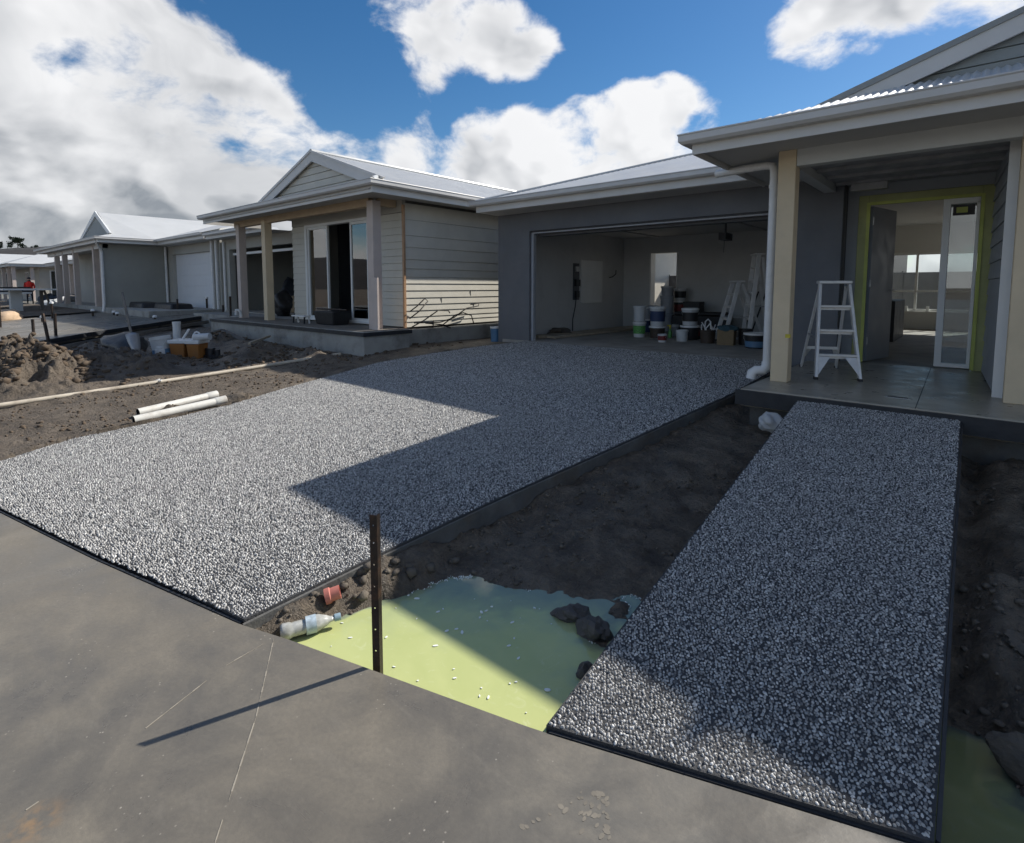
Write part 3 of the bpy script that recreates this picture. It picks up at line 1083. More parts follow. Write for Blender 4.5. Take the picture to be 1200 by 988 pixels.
def clods(name, specs, mat, seed):
    rr = np.random.default_rng(seed)
    base = []
    for k in range(6):
        me = lump_mesh('tmp', 1, 1, .75, 100 + k, .55, 1)
        v = np.array([x.co[:] for x in me.vertices])
        f = np.array([p.vertices[:] for p in me.polygons])
        base.append((v, f))
        bpy.data.meshes.remove(me)
    VV, FF, o = [], [], 0
    for (x0, x1, y0, y1, cnt, smin, smax) in specs:
        xs, ys = rr.uniform(x0, x1, cnt), rr.uniform(y0, y1, cnt)
        cl = fbm(xs, ys, 1.4, 4, seed) + rr.normal(0, .2, cnt)
        zs = ground_h(xs, ys)
        dl = np.interp(ys, DL_Y, DL_X)
        ok = (cl > .0) & ~((xs > dl - .02) & (xs < np.interp(ys, DR_Y, DR_X)) & (ys > .15)) & (ys > road_edge(xs) + .05)
        for x, y, z in zip(xs[ok], ys[ok], zs[ok]):
            v, f = base[rr.integers(6)]
            s = smin + (smax - smin) * rr.random() ** 3
            a = rr.random() * 6.28
            c, s_ = math.cos(a), math.sin(a)
            q = v * s * (1 + .5 * (rr.random(3) - .5))
            VV.append(np.stack([x + q[:, 0] * c - q[:, 1] * s_, y + q[:, 0] * s_ + q[:, 1] * c, z + q[:, 2] + s * .25], -1))
            FF.append(f + o)
            o += len(v)
    me = np_mesh(name, np.concatenate(VV), np.concatenate(FF))
    ob = link(name, me, mat)
    return tag(ob, kind='stuff')


tag(clods('loose_clods', [(-9.2, -6.9, .6, 5.2, 2200, .003, .026), (-13.4, -9.8, .9, 2.3, 5200, .008, .075), (-15.5, -9.3, 2.2, 5.7, 4200, .006, .05), (-9.2, -8, 5, 8, 250, .01, .06)], 'soil_clod', 3),
    'brown clods of earth lying over the loose dirt', 'soil')
tag(clods('wet_clods', [(-2.5, -1.35, 2.2, 5.6, 2200, .003, .020), (.0, 1.2, 2.4, 5.6, 1600, .004, .024), (-2.62, -2.35, 1.15, 2.4, 160, .008, .035)], 'dark_clod', 4),
    'dark wet clods in the dug strips beside the path', 'soil')


# ------------------------------------------------------------------ building helpers
GUTTER = [(.0, .0), (.0, -.012), (.075, -.075), (.115, -.075), (.118, .018), (.106, .022), (.10, .006), (.10, -.06), (.075, -.06), (.01, 0)]
GUTTER = [(0, -.085), (.085, -.085), (.112, -.058), (.112, .0), (.122, .010), (.118, .022), (.104, .016), (.098, -.045), (.076, -.07), (0, -.07)]
FASCIA = [(0, -.215), (.026, -.215), (.026, -.0), (0, -.0)]


def corr_sheet(p0, edir, length, updir, topf, pitch=.076, amp=.0085, samp=6, under=.0, start=0.0):
    """corrugated roof sheet: eave from p0 along edir, running up updir by topf(s)"""
    m = MB()
    p0, edir, updir = Vector(p0), Vector(edir).normalized(), Vector(updir).normalized()
    nrm = edir.cross(updir).normalized()
    if nrm.z < 0:
        nrm = -nrm
    n = max(2, int(length / pitch * samp))
    lo, hi = [], []
    for i in range(n + 1):
        s = start + (length - start) * i / n
        d = nrm * (amp * math.sin(2 * math.pi * s / pitch))
        a = p0 + edir * s
        t = max(.0, topf(s))
        lo.append(a + d)
        hi.append(a + updir * t + d)
    m.v = [tuple(v) for v in lo + hi]
    k = n + 1
    m.f = [(i, i + 1, k + i + 1, k + i) for i in range(n)]
    return m


def boards_on(parent, a, b, zlines, outward, mat='board_beige', name='board', t0=.008, t1=.024, w=True):
    """lapped weatherboards along the wall line a-b; zlines are the joint heights, bottom to top"""
    a, b, o = Vector((*a, 0)), Vector((*b, 0)), Vector((*outward, 0)).normalized()
    for z0, z1 in zip(zlines, zlines[1:]):
        m = MB()
        lo = [a, b, b + o * t1, a + o * t1]
        mid = [a, b, b + o * t1, a + o * t1]
        hi = [a, b, b + o * t0, a + o * t0]
        m.hexa([(p.x, p.y, z0 + .007) for p in lo], [(p.x, p.y, z1 + .004) for p in hi])
        m.build(name, mat, parent, w)


def post(parent, x, y, z0, z1, wd, mat, name='post', bev=.006):
    return B(x - wd / 2, x + wd / 2, y - wd / 2, y + wd / 2, z0, z1).build(name, mat, parent, True, bevel=bev)


def downpipe(parent, pts, r=.045, mat='white_pvc', name='downpipe', n=14):
    return MB().tube(pts, r, n).build(name, mat, parent, True, smooth=True)


def pane(parent, x0, x1, y0, y1, z0, z1, mat='glass_dark', name='pane'):
    return B(x0, x1, y0, y1, z0, z1).build(name, mat, parent, True)


# ------------------------------------------------------------------ the near house
house = thing('house', 'dark grey rendered house with open double garage and green-taped entry door', 'house', (-2.0, 8.65, .4))
hb = lambda name, mat, *a, **k: B(*a).build(name, mat, house, True, **k)
GY0, GZ = 8.65, .50           # garage face, floor
OL, OR, OT = -6.98, -2.42, 2.72
# garage face: two piers and the head over the opening
hb('garage_pier', 'render_grey', -7.83, OL - .0, GY0, GY0 + .2, .2, 3.09, bevel=.006)
hb('garage_pier', 'render_grey', OR, -1.5, GY0 + .001, GY0 + .2, .3, 3.09, bevel=.006)
hb('garage_head', 'render_grey', OL, OR, GY0 + .003, GY0 + .2, OT, 3.088)
hb('side_wall', 'render_grey', -7.83, -7.68, GY0 + .2, 13.9, .2, 3.09)
hb('garage_lining', 'plasterboard', -7.68, -7.66, GY0 + .2, 13.7, .5, 3.0)
# back wall with its doorway
hb('back_wall', 'plasterboard', -7.66, -6.86, 13.7, 13.9, .5, 3.0)
hb('back_wall', 'plasterboard', -6.06, -2.1, 13.7, 13.9, .5, 3.0)
hb('back_wall', 'plasterboard', -6.86, -6.06, 13.7, 13.9, 2.5, 3.0)
hb('back_door_frame', 'white_frame', -6.86, -6.82, 13.67, 13.93, .5, 2.5)
hb('back_door_frame', 'white_frame', -6.10, -6.06, 13.67, 13.93, .5, 2.5)
hb('inner_wall', 'plasterboard', -2.1, -1.98, GY0 + .2, 13.9, .5, 3.0)
hb('garage_ceiling', 'ceiling_white', -7.66, -2.1, GY0 + .2, 13.7, 2.93, 2.97)
hb('garage_floor', 'garage_slab', -7.68, -2.1, 8.62, 13.9, .30, .50)
# roller door rail, jamb trims, drum box
hb('jamb_trim', 'bucket_grey', OL + .002, OL + .06, GY0 + .06, GY0 + .14, .5, OT)
hb('jamb_trim', 'bucket_grey', OR - .06, OR - .002, GY0 + .06, GY0 + .14, .5, OT)
hb('head_trim', 'bucket_grey', OL + .06, OR - .06, GY0 + .05, GY0 + .12, OT - .055, OT - .002)
hb('head_gap', 'label_black', OL + .002, OR - .002, GY0 + .03, GY0 + .05, OT - .03, OT - .001)
hb('door_drum', 'dark_door', OL + .06, OR - .06, GY0 + .21, GY0 + .40, OT - .10, OT + .16)
for xx_ in (-5.9, -3.5):
    m = MB().bar((xx_, GY0 + .4, 2.78), (xx_, 12.2, 2.78), .05, .03)
    m.build('door_rail', 'galv', house, True)
m = MB().bar((-4.05, 11.2, 2.62), (-4.05, 11.6, 2.62), .14, .14)
m.bar((-4.05, 11.4, 2.62), (-4.05, 11.4, 2.93), .03, .03).bar((-4.05, 11.32, 2.3), (-4.05, 11.34, 2.6), .012, .012)
m.build('door_opener', 'dark_door', house, True)
# meter recess and white cover panel on the left lining
hb('meter_recess', 'dark_door', -7.659, -7.645, 11.20, 11.46, 1.28, 2.18)
mp = hb('meter_gear', 'galv', -7.645, -7.60, 11.26, 11.40, 1.98, 2.10)
hb('meter_gear', 'black_plastic', -7.645, -7.58, 11.24, 11.42, 1.62, 1.78)
hb('meter_gear', 'black_plastic', -7.645, -7.59, 11.26, 11.40, 1.34, 1.50)
hb('cover_panel', 'white_frame', -7.659, -7.62, 11.52, 12.52, 1.19, 2.27, bevel=.005)
downpipe(house, [(-7.62, 11.30, 1.34), (-7.60, 11.22, 1.1), (-7.62, 11.15, .8), (-7.6, 11.12, .52)], .012, 'black_plastic', 'loose_cable', 6)
downpipe(house, [(-7.64, 12.9, 1.85), (-7.60, 13.0, 1.87), (-7.56, 13.1, 1.95), (-7.58, 13.14, 2.05)], .012, 'black_plastic', 'loose_cable', 6)
# garage roof, soffit, fascia and gutter
EY, EZ = 8.05, 3.29
hb('garage_soffit', 'soffit', -7.82, -2.0, EY + .03, GY0, 3.085, 3.10)
MB().sweep([(0, -.20), (.022, -.20), (.022, -.002), (0, -.002)], [(-7.84, 13.0, EZ), (-7.84, EY, EZ), (-2.55, EY, EZ)]).build('garage_fascia', 'fascia', house, True)
MB().sweep([(u + .024, w_) for u, w_ in GUTTER], [(-7.84, 8.9, EZ), (-7.84, EY, EZ), (-2.55, EY, EZ)]).build('garage_gutter', 'gutter', house, True, smooth=True)
SL = .32
up_y = Vector((0, 1, SL)).normalized()
run = lambda s: s * math.hypot(1, SL)
corr_sheet((-7.88, EY - .04, EZ + .012), (1, 0, 0), 9.3, (0, 1, SL), lambda s: run(min(s, 4.3)), samp=4).build('garage_roof', 'roof_metal', house, True, smooth='all')
corr_sheet((-7.88, EY - .04, EZ + .012), (0, 1, 0), 6.4, (1, 0, SL), lambda s: run(min(s, 4.3, 6.4 - s + 2)), samp=4).build('garage_roof', 'roof_metal', house, True, smooth='all')
MB().tube([(-7.87, EY - .03, EZ + .03), (-3.58, EY + 4.26, EZ + .03 + 4.29 * SL)], .028, 8).build('hip_cap', 'roof_metal', house, True, smooth=True)
# porch wing: floor, posts, beam, lining
PZ = .55
porch = hb('porch_slab', 'porch_concrete', -1.86, 3.4, 5.80, 8.95, .37, PZ, bevel=.01)
hb('slab_form', 'form_black', -1.90, 3.4, 5.772, 5.798, .385, PZ - .012)
hb('slab_form', 'form_black', -1.892, -1.864, 5.80, 8.6, .385, PZ - .02)
hb('slab_footing', 'slab_side', -1.80, 3.4, 5.95, 8.9, .0, .37)
MB().bar((-.39, 5.80, PZ + .0006), (-.46, 8.9, PZ + .0006), .007, .0008).build('control_joint', 'form_black', house, True)
hb('drain_grate', 'galv', -.66, -.46, 6.24, 6.32, PZ - .005, PZ + .004)
hb('drain_slot', 'label_black', -.64, -.48, 6.262, 6.298, PZ + .004, PZ + .0055)
pl_ = post(house, -1.67, 6.56, PZ, 3.06, .175, 'post_primed')
tag(pl_, 'primed tan timber post')
post(house, .285, 6.70, PZ, 3.06, .19, 'post_primed')
hb('corner_trim', 'white_frame', .115, .20, 6.90, 6.965, PZ, 2.98)
hb('porch_beam', 'beam_grey', -1.58, .189, 6.49, 6.63, 2.885, 3.058)
hb('porch_beam', 'beam_grey', -1.74, -1.60, 6.65, 8.64, 2.89, 3.06)
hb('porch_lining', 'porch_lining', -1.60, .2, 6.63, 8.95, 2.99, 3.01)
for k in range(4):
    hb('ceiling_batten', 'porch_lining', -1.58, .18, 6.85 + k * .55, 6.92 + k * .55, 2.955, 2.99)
hb('ceiling_pack', 'galv', -1.40, -1.0, 8.5, 8.6, 2.86, 2.95)
# right-hand wall of the porch: lapped boards
MB().hexa([(.151, 6.98, PZ), (.40, 6.98, PZ), (.40, 9.2, PZ), (.045, 9.2, PZ)], [(.151, 6.98, 3.0), (.40, 6.98, 3.0), (.40, 9.2, 3.0), (.045, 9.2, 3.0)]).build('porch_side_wall', 'board_back', house, True)
boards_on(house, (.15, 6.97), (.055, 8.925), [PZ + .012 + .187 * i for i in range(14)], (-1, -.05), 'board_grey')
hb('front_wall', 'board_grey', .39, 3.4, 6.98, 7.18, PZ, 3.0)
# entry wall
EWY = 8.93
hb('entry_wall', 'board_grey', -1.497, -1.36, EWY, EWY + .16, PZ, 3.0)
hb('entry_wall', 'render_grey', .06, .07, EWY, EWY + .16, PZ, 3.0)
hb('entry_wall', 'board_grey', -1.36, .06, EWY, EWY + .16, 2.84, 3.0)
hb('wall_return', 'dark_door', -1.50, -1.495, GY0 + .2, EWY, PZ, 3.0)  # return coloured dark to paint the shadow in this corner
fr = MB().box(-1.36, -1.24, EWY - .03, EWY + .13, PZ, 2.84).box(-.06, .06, EWY - .03, EWY + .13, PZ, 2.84).box(-1.24, -.06, EWY - .03, EWY + .13, 2.72, 2.84)
door_frame = fr.build('door_frame', 'frame_tan', house, True, bevel=.004)
for a in ((-1.262, -1.222, PZ, 2.74), (-.078, -.04, PZ, 2.74)):
    B(a[0], a[1], EWY - .04, EWY - .028, a[2] + .01, a[3]).build('masking_tape', 'tape_green', door_frame, False)
B(-1.222, -.078, EWY - .04, EWY - .028, 2.705, 2.745).build('masking_tape', 'tape_green', door_frame, False)
B(-.075, -.055, EWY + .02, EWY + .10, PZ + .05, 2.70).build('masking_tape', 'tape_green', door_frame, False)
# mullion and sidelight
sl = MB().box(-.44, -.365, EWY, EWY + .11, PZ + .02, 2.72).box(-.365, -.08, EWY, EWY + .11, PZ + .02, PZ + .07).box(-.115, -.08, EWY, EWY + .11, PZ + .07, 2.66).box(-.365, -.08, EWY, EWY + .11, 2.64, 2.72)
side_light = sl.build('sidelight', 'white_frame', house, True, bevel=.003)
B(-.366, -.114, EWY + .05, EWY + .062, PZ + .065, 2.645).build('pane', 'glass_dark', side_light)
B(-.345, -.13, EWY + .042, EWY + .047, 2.50, 2.63).build('sticker', 'label_black', side_light)
B(-.31, -.20, EWY + .038, EWY + .041, 2.53, 2.60).build('sticker', 'tape_green', side_light)
# open door leaf
leaf = MB().hexa([(-1.235, EWY + .06, PZ + .01), (-1.195, EWY + .06, PZ + .01), (-1.015, EWY + .86, PZ + .01), (-1.055, EWY + .87, PZ + .01)],
                 [(-1.235, EWY + .06, 2.70), (-1.195, EWY + .06, 2.70), (-1.015, EWY + .86, 2.70), (-1.055, EWY + .87, 2.70)])
door = leaf.build('door', 'door_leaf', house, True, bevel=.003)
MB().tube([(-1.03, EWY + .79, 1.55), (-.98, EWY + .785, 1.55), (-1.0, EWY + .69, 1.55)], .01, 8).build('handle', 'galv', door, smooth=True)
for zz in (.8, 1.6, 2.45):
    B(-1.20, -1.185, EWY + .052, EWY + .07, zz, zz + .1).build('hinge', 'galv', door)
# hall and living room
hb('hall_wall', 'white_wall', -1.98, -1.94, EWY + .16, 13.9, PZ, 3.15)
hb('hall_wall', 'white_wall', .30, .40, EWY + .16, 10.6, PZ, 3.15)
hb('interior_floor', 'garage_slab', -1.97, 6.0, 8.951, 17.0, .36, PZ - .002)
hb('interior_floor', 'garage_slab', -7.6, -1.97, 13.9, 17.0, .36, PZ - .004)
hb('interior_ceiling', 'ceiling_white', -7.6, 6.0, EWY + .16, 17.2, 3.15, 3.2)
BX0, BX1, BZ0, BZ1 = -1.86, .3, 1.0, 2.45
hb('rear_wall', 'white_wall', -4.3, BX0, 17.0, 17.2, PZ - .1, 3.15)
hb('rear_wall', 'white_wall', BX1, .7, 17.0, 17.2, PZ - .1, 3.15)
hb('rear_wall', 'white_wall', .7, 5.4, 17.0, 17.2, 2.9, 3.15)  # head over a wide unseen opening, added to let more light in
hb('rear_wall', 'white_wall', 5.4, 6.0, 17.0, 17.2, PZ - .1, 3.15)
hb('rear_wall', 'white_wall', BX0, BX1, 17.0, 17.2, PZ - .1, BZ0)
hb('rear_wall', 'white_wall', BX0, BX1, 17.0, 17.2, BZ1, 3.15)
hb('room_wall', 'white_wall', -4.3, -4.2, 13.9, 17.0, PZ - .1, 3.15)
hb('room_wall', 'white_wall', 5.9, 6.0, 7.2, 17.0, PZ - .1, 3.15)
wf = MB()
for xx_ in (BX0, -1.31, -.76, -.21, BX1 - .05):
    wf.box(xx_, xx_ + .05, 17.04, 17.12, BZ0, BZ1)
for zz in (BZ0, 1.47, BZ1 - .05):
    wf.box(BX0 + .05, BX1 - .05, 17.045, 17.115, zz, zz + .045)
rw = wf.build('rear_window', 'white_frame', house, True)
B(BX0 + .02, BX1 - .02, 17.075, 17.083, BZ0 + .02, BZ1 - .02).build('pane', 'glass_clear', rw)
hb('window_sill', 'white_frame', BX0 - .05, BX1 + .05, 16.86, 17.0, BZ0 - .03, BZ0)
for xx_ in (-1.45, -1.02):
    hb('sill_glint', 'white_frame', xx_ - .03, xx_ + .03, 16.93, 16.99, BZ0, BZ0 + .12)  # white blocks that stand in for light reflections along the sill
hb('kitchen_bench', 'cabinet_dark', -1.94, -1.25, 12.6, 14.3, PZ, 1.33)
hb('kitchen_bench', 'cabinet_dark', -1.93, -1.60, 13.2, 13.9, 1.33, 1.62)
# porch eaves
PEY, PEX, PEZ = 5.82, -2.42, 3.195
hb('porch_soffit', 'soffit', PEX + .02, 3.4, PEY + .02, 6.50, 3.058, 3.072)
hb('porch_soffit', 'soffit', PEX + .02, -1.74, 6.50, 8.2, 3.06, 3.074)
MB().sweep([(0, -.185), (.022, -.185), (.022, -.002), (0, -.002)], [(PEX, 8.3, PEZ), (PEX, PEY, PEZ), (3.4, PEY, PEZ)]).build('porch_fascia', 'fascia', house, True)
MB().sweep([(u + .024, w_) for u, w_ in GUTTER], [(PEX, 8.2, PEZ), (PEX, PEY, PEZ), (3.4, PEY, PEZ)]).build('porch_gutter', 'gutter', house, True, smooth=True)
SK = .345
corr_sheet((PEX - .05, PEY - .05, PEZ + .012), (1, 0, 0), 5.8, (0, 1, SK), lambda s: min(s, 1.62) * math.hypot(1, SK), samp=8, amp=.010).build('porch_roof', 'roof_metal', house, True, smooth='all')
corr_sheet((PEX - .05, PEY - .05, PEZ + .012), (0, 1, 0), 3.2, (1, 0, SK), lambda s: min(s, 1.62) * math.hypot(1, SK), samp=5).build('porch_roof', 'roof_metal', house, True, smooth='all')
# gable over the entry
GPY = 7.36
gx0, gxa, gz0 = -1.42, 1.30, 3.745
gza = gz0 + SL * (gxa - gx0)
MB().prism([(gx0, GPY + .12, gz0 - .02), (2 * gxa - gx0, GPY + .12, gz0 - .02), (gxa, GPY + .12, gza - .02)], (0, .05, 0)).build('gable_infill', 'gable_green', house, True)
for k in range(6):
    zz = gz0 + .09 + k * .125
    xl_ = gx0 + (zz - gz0) / SL + .12
    MB().prism([(xl_, GPY + .095, zz), (2 * gxa - xl_, GPY + .095, zz), (2 * gxa - xl_, GPY + .119, zz - .004), (xl_, GPY + .119, zz - .004)], (0, 0, -.112)).build('gable_board', 'gable_green', house, True)
for sgn in (1, -1):
    a = Vector((gxa - sgn * (gxa - gx0 + .16), GPY, gz0 - .05))
    b_ = Vector((gxa, GPY, gza + .0))
    MB().prism([a, b_, b_ + Vector((0, 0, -.20)), a + Vector((sgn * .55, 0, -.025)), a + Vector((sgn * .0, 0, -.02))], (0, .03, 0)).build('barge_board', 'fascia', house, True)
    a2, b2 = a + Vector((-sgn * .03, -.02, .03)), b_ + Vector((0, -.02, .03))
    MB().prism([a2, b2, b2 + Vector((0, 0, -.055)), a2 + Vector((sgn * .12, 0, -.03))], (0, .05, 0)).build('barge_cap', 'roof_grey', house, True)
    corr_sheet(a + Vector((0, .03, .04)), (0, 1, 0), 4.6, (sgn, 0, SL), lambda s: run(gxa - gx0 + .16), samp=4).build('gable_roof', 'roof_grey', house, True, smooth='all')
MB().tube([(gxa, GPY - .03, gza + .05), (gxa, 11.9, gza + .05)], .04, 8).build('ridge_cap', 'roof_grey', house, True, smooth=True)
# main roof behind
MB().add([(-3.8, 12.3, 4.62), (6.4, 12.3, 4.62), (6.4, 17.7, 3.1), (-8, 17.7, 3.1), (-8, 14.3, 3.25)], [(0, 1, 2, 3, 4)]).build('rear_roof', 'roof_metal', house, True)
# white downpipe beside the tan post
downpipe(house, [(-2.60, 6.95, 3.005), (-2.2, 6.80, 2.99), (-1.96, 6.74, 2.98), (-1.885, 6.72, 2.965), (-1.862, 6.715, 2.90), (-1.862, 6.715, 2.4), (-1.862, 6.71, 1.2), (-1.862, 6.71, .70)], .046)
downpipe(house, [(-1.862, 6.71, .73), (-1.865, 6.70, .67), (-1.90, 6.68, .63), (-1.96, 6.655, .63), (-2.0, 6.64, .60), (-2.01, 6.635, .53)], .056, name='pipe_elbow')
for zz in (2.72,):
    MB().lathe([(.047, 0), (.053, 0), (.053, .03), (.047, .03)], 14, (-1.862, 6.713, zz)).build('pipe_clip', 'white_pvc', house, True)
downpipe(house, [(-2.52, 6.97, 3.0), (-2.52, 6.98, 3.14)], .04, name='gutter_outlet')
B(-1.60, -1.55, 6.40, 6.42, 1.05, 1.09).build('tape_tag', 'yellow_plastic', house, True)

# rear fence seen through the window
fence = thing('rear_fence', 'dark grey fence seen through the far window', 'fence', (-1, 19.6, .38))
for k in range(16):
    B(-9 + k * .9, -8.12 + k * .9, 19.6, 19.64, .38, 2.02).build('panel', 'fence_grey', fence, True)
for k in range(17):
    B(-9.03 + k * .9, -8.97 + k * .9 - .02, 19.56, 19.60, .38, 2.06).build('fence_post', 'fence_grey', fence, True)

# ------------------------------------------------------------------ neighbouring beige house
nb = thing('neighbour_house', 'beige weatherboard house with white sliding door and timber porch posts', 'house', (-12, 7.1, .4))
nbx = lambda name, mat, *a, **k: B(*a).build(name, mat, nb, True, **k)
NZ = .75
NX, NY = -9.0, 7.08
nbx('slab', 'neigh_base', -20.3, -8.98, 7.0, 24, .1, NZ - .03)
porch_n = nbx('porch_slab', 'neigh_base', -15.95, -8.76, 5.92, 7.0, .1, NZ - .002, bevel=.008)
nbx('slab_strip', 'form_black', -15.95, -8.735, 5.895, 5.918, NZ - .085, NZ - .01)
nbx('slab_strip', 'form_black', -8.757, -8.733, 5.918, 7.05, NZ - .085, NZ - .01)
nbx('porch_floor', 'timber_grey', -15.9, -8.8, 5.96, 7.06, NZ - .001, NZ + .004)
nbx('side_wall', 'board_back', NX - .2, NX - .03, NY + .1, 24, NZ, 3.4)
SIDEZ = [.76, .87, .97, 1.10, 1.23, 1.37, 1.52, 1.665, 1.80, 1.97, 2.16, 2.41, 2.65, 2.97, 3.30]
boards_on(nb, (NX - .03, 7.11), (NX - .03, 12.0), SIDEZ, (1, 0))
nbx('rear_cladding', 'board_beige', NX - .03, NX - .012, 12.01, 24, NZ, 3.4)
for k, (y_, z_) in enumerate(((8.1, 1.31), (9.1, 1.16), (9.0, 1.45))):
    nbx('board_joint', 'board_back', NX - .029, NX - .004, y_, y_ + .006, z_ - .06, z_ + .06)
nbx('corner_strip', 'copper_strip', NX - .03, NX + .02, NY - .02, NY + .03, NZ, 3.26)
# front wall
FRZ = [NZ + .02 + .146 * i for i in range(18)]
nbx('front_wall', 'board_back', -13.55, -12.92, NY + .02, NY + .2, NZ, 3.4)
nbx('front_wall', 'board_back', -10.20, NX - .2, NY + .02, NY + .2, NZ, 3.4)
nbx('front_wall', 'wall_beige', -13.55, NX - .05, NY + .0, NY + .2, 3.12, 3.42)
boards_on(nb, (-13.55, NY + .02), (-12.93, NY + .02), FRZ[:17], (0, -1))
boards_on(nb, (-10.20, NY + .02), (NX - .03, NY + .02), FRZ[:17], (0, -1))
nbx('return_wall', 'wall_beige', -13.56, -13.4, NY + .2, 8.3, NZ, 3.4)
# sliding door
sd = MB().box(-12.92, -12.84, NY - .01, NY + .13, NZ + .03, 3.12).box(-10.28, -10.20, NY - .01, NY + .13, NZ + .03, 3.12).box(-12.84, -10.28, NY - .01, NY + .13, 3.06, 3.12).box(-12.84, -10.28, NY - .01, NY + .13, NZ + .03, NZ + .08)
slider = sd.build('sliding_door', 'white_frame', nb, True, bevel=.004)
for a, b_ in ((-12.84, -11.93), (-10.98, -10.28)):
    lf = MB().box(a, a + .05, NY + .03, NY + .08, NZ + .08, 3.06).box(b_ - .05, b_, NY + .03, NY + .08, NZ + .08, 3.06).box(a + .05, b_ - .05, NY + .03, NY + .08, NZ + .08, NZ + .14).box(a + .05, b_ - .05, NY + .03, NY + .08, 3.0, 3.06)
    lf.build('door_leaf', 'white_frame', slider)
    B(a + .04, b_ - .04, NY + .05, NY + .06, NZ + .13, 3.01).build('pane', 'glass_dark', slider)
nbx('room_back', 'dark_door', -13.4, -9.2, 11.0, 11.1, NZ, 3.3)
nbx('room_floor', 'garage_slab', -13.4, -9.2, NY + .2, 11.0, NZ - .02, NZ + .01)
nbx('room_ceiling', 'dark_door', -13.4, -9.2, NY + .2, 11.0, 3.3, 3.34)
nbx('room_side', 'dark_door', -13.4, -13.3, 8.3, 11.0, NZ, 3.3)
# posts and beam
post(nb, -15.35, 6.56, NZ, 3.27, .19, 'post_pink')
post(nb, -13.85, 6.56, NZ, 3.27, .19, 'post_primed')
post(nb, -9.27, 6.56, NZ, 3.30, .20, 'post_pink')
tag(nbx('post_guard', 'post_pink', -9.17, -8.98, 6.40, 6.44, NZ, 1.78), 'pale pink offcut against the right post')
nbx('porch_beam', 'timber_beam', -15.6, -9.37, 6.50, 6.64, 3.20, 3.36)
nbx('porch_beam', 'timber_beam', -9.34, -9.20, 6.66, 7.06, 3.22, 3.36)
nbx('porch_soffit', 'soffit', -16.0, -8.45, 5.90, 7.1, 3.362, 3.38)
nbx('side_soffit', 'soffit', NX - .03, -8.45, 7.1, 24, 3.362, 3.38)
# eaves
NEY, NEX, NEZ = 5.95, -8.42, 3.50
MB().sweep([(0, -.20), (.022, -.20), (.022, -.002), (0, -.002)], [(-16.15, 7.6, NEZ), (-16.15, NEY, NEZ), (NEX, NEY, NEZ), (NEX, 24, NEZ)]).build('fascia', 'fascia', nb, True)
MB().sweep([(u + .024, w_) for u, w_ in GUTTER], [(-16.15, 7.6, NEZ), (-16.15, NEY, NEZ), (NEX, NEY, NEZ), (NEX, 24, NEZ)]).build('gutter', 'gutter', nb, True, smooth=True)
NS = .357
nrun = lambda s: s * math.hypot(1, NS)
RXN, RZN = -11.15, NEZ + NS * 2.75
corr_sheet((NEX + .05, NEY - .05, NEZ + .01), (0, 1, 0), 9.0, (-1, 0, NS), lambda s: nrun(min(2.77, max(s, 0) if s < .42 else 2.77)), samp=4).build('roof_sheet', 'roof_metal', nb, True, smooth='all')
corr_sheet((-16.2, NEY - .05, NEZ + .01), (1, 0, 0), 7.85, (0, 1, .34), lambda s: run(min(s, .40, 7.85 - s)), samp=4).build('roof_sheet', 'roof_metal', nb, True, smooth='all')
nbx('porch_roof', 'roof_metal', -16.0, -11.1, NEY + .33, 9.0, NEZ + .08, NEZ + .115)
corr_sheet((-13.75, NEY + .35, NEZ + .13), (0, 1, 0), 9.0, (1, 0, NS), lambda s: nrun(2.6), samp=3).build('roof_sheet', 'roof_metal', nb, True, smooth='all')
MB().tube([(RXN, NEY + .36, RZN + .035), (RXN, 14.9, RZN + .05)], .05, 8).build('ridge_cap', 'roof_metal', nb, True, smooth=True)
MB().tube([(NEX + .02, NEY - .02, NEZ + .03), (NEX - .40, NEY + .40, NEZ + .03 + .42 * NS)], .045, 8).build('hip_cap', 'roof_metal', nb, True, smooth=True)
# roof falls away at the far end
MB().add([(RXN, 14.95, RZN + .02), (NEX + .05, 14.95, NEZ + .01), (NEX + .05, 17.8, NEZ + .01)], [(0, 1, 2)]).build('roof_sheet', 'roof_metal', nb, True)
MB().add([(-8.5, 14.9, 3.52), (-11.15, 14.9, 4.48), (-11.4, 22, 3.5), (-8.5, 22, 3.5)], [(0, 1, 2, 3)]).build('roof_sheet', 'roof_metal', nb, True)
NGY = NEY + .36
MB().prism([(-13.7, NGY + .12, 3.60), (-8.72, NGY + .12, 3.60), (RXN, NGY + .12, RZN - .03)], (0, .05, 0)).build('gable_infill', 'board_beige', nb, True)
for k in range(5):
    zz = 3.74 + k * .15
    xl_ = -13.7 + (zz - 3.60) / NS + .15
    xr_ = -8.72 - (zz - 3.60) / NS - .15
    MB().prism([(xl_, NGY + .09, zz), (xr_, NGY + .09, zz), (xr_, NGY + .118, zz - .004), (xl_, NGY + .118, zz - .004)], (0, 0, -.135)).build('gable_board', 'board_beige', nb, True)
for (xa_, sgn) in ((-13.78, 1), (-8.60, -1)):
    a, b_ = Vector((xa_, NGY, 3.60)), Vector((RXN, NGY, RZN + .02))
    MB().prism([a, b_, b_ + Vector((0, 0, -.20)), a + Vector((sgn * .5, 0, -.02))], (0, .03, 0)).build('barge_board', 'fascia', nb, True)
    a2, b2 = a + Vector((-sgn * .04, -.02, .04)), b_ + Vector((0, -.02, .04))
    MB().prism([a2, b2, b2 + Vector((0, 0, -.05)), a2 + Vector((sgn * .1, 0, -.03))], (0, .05, 0)).build('barge_cap', 'gutter', nb, True)
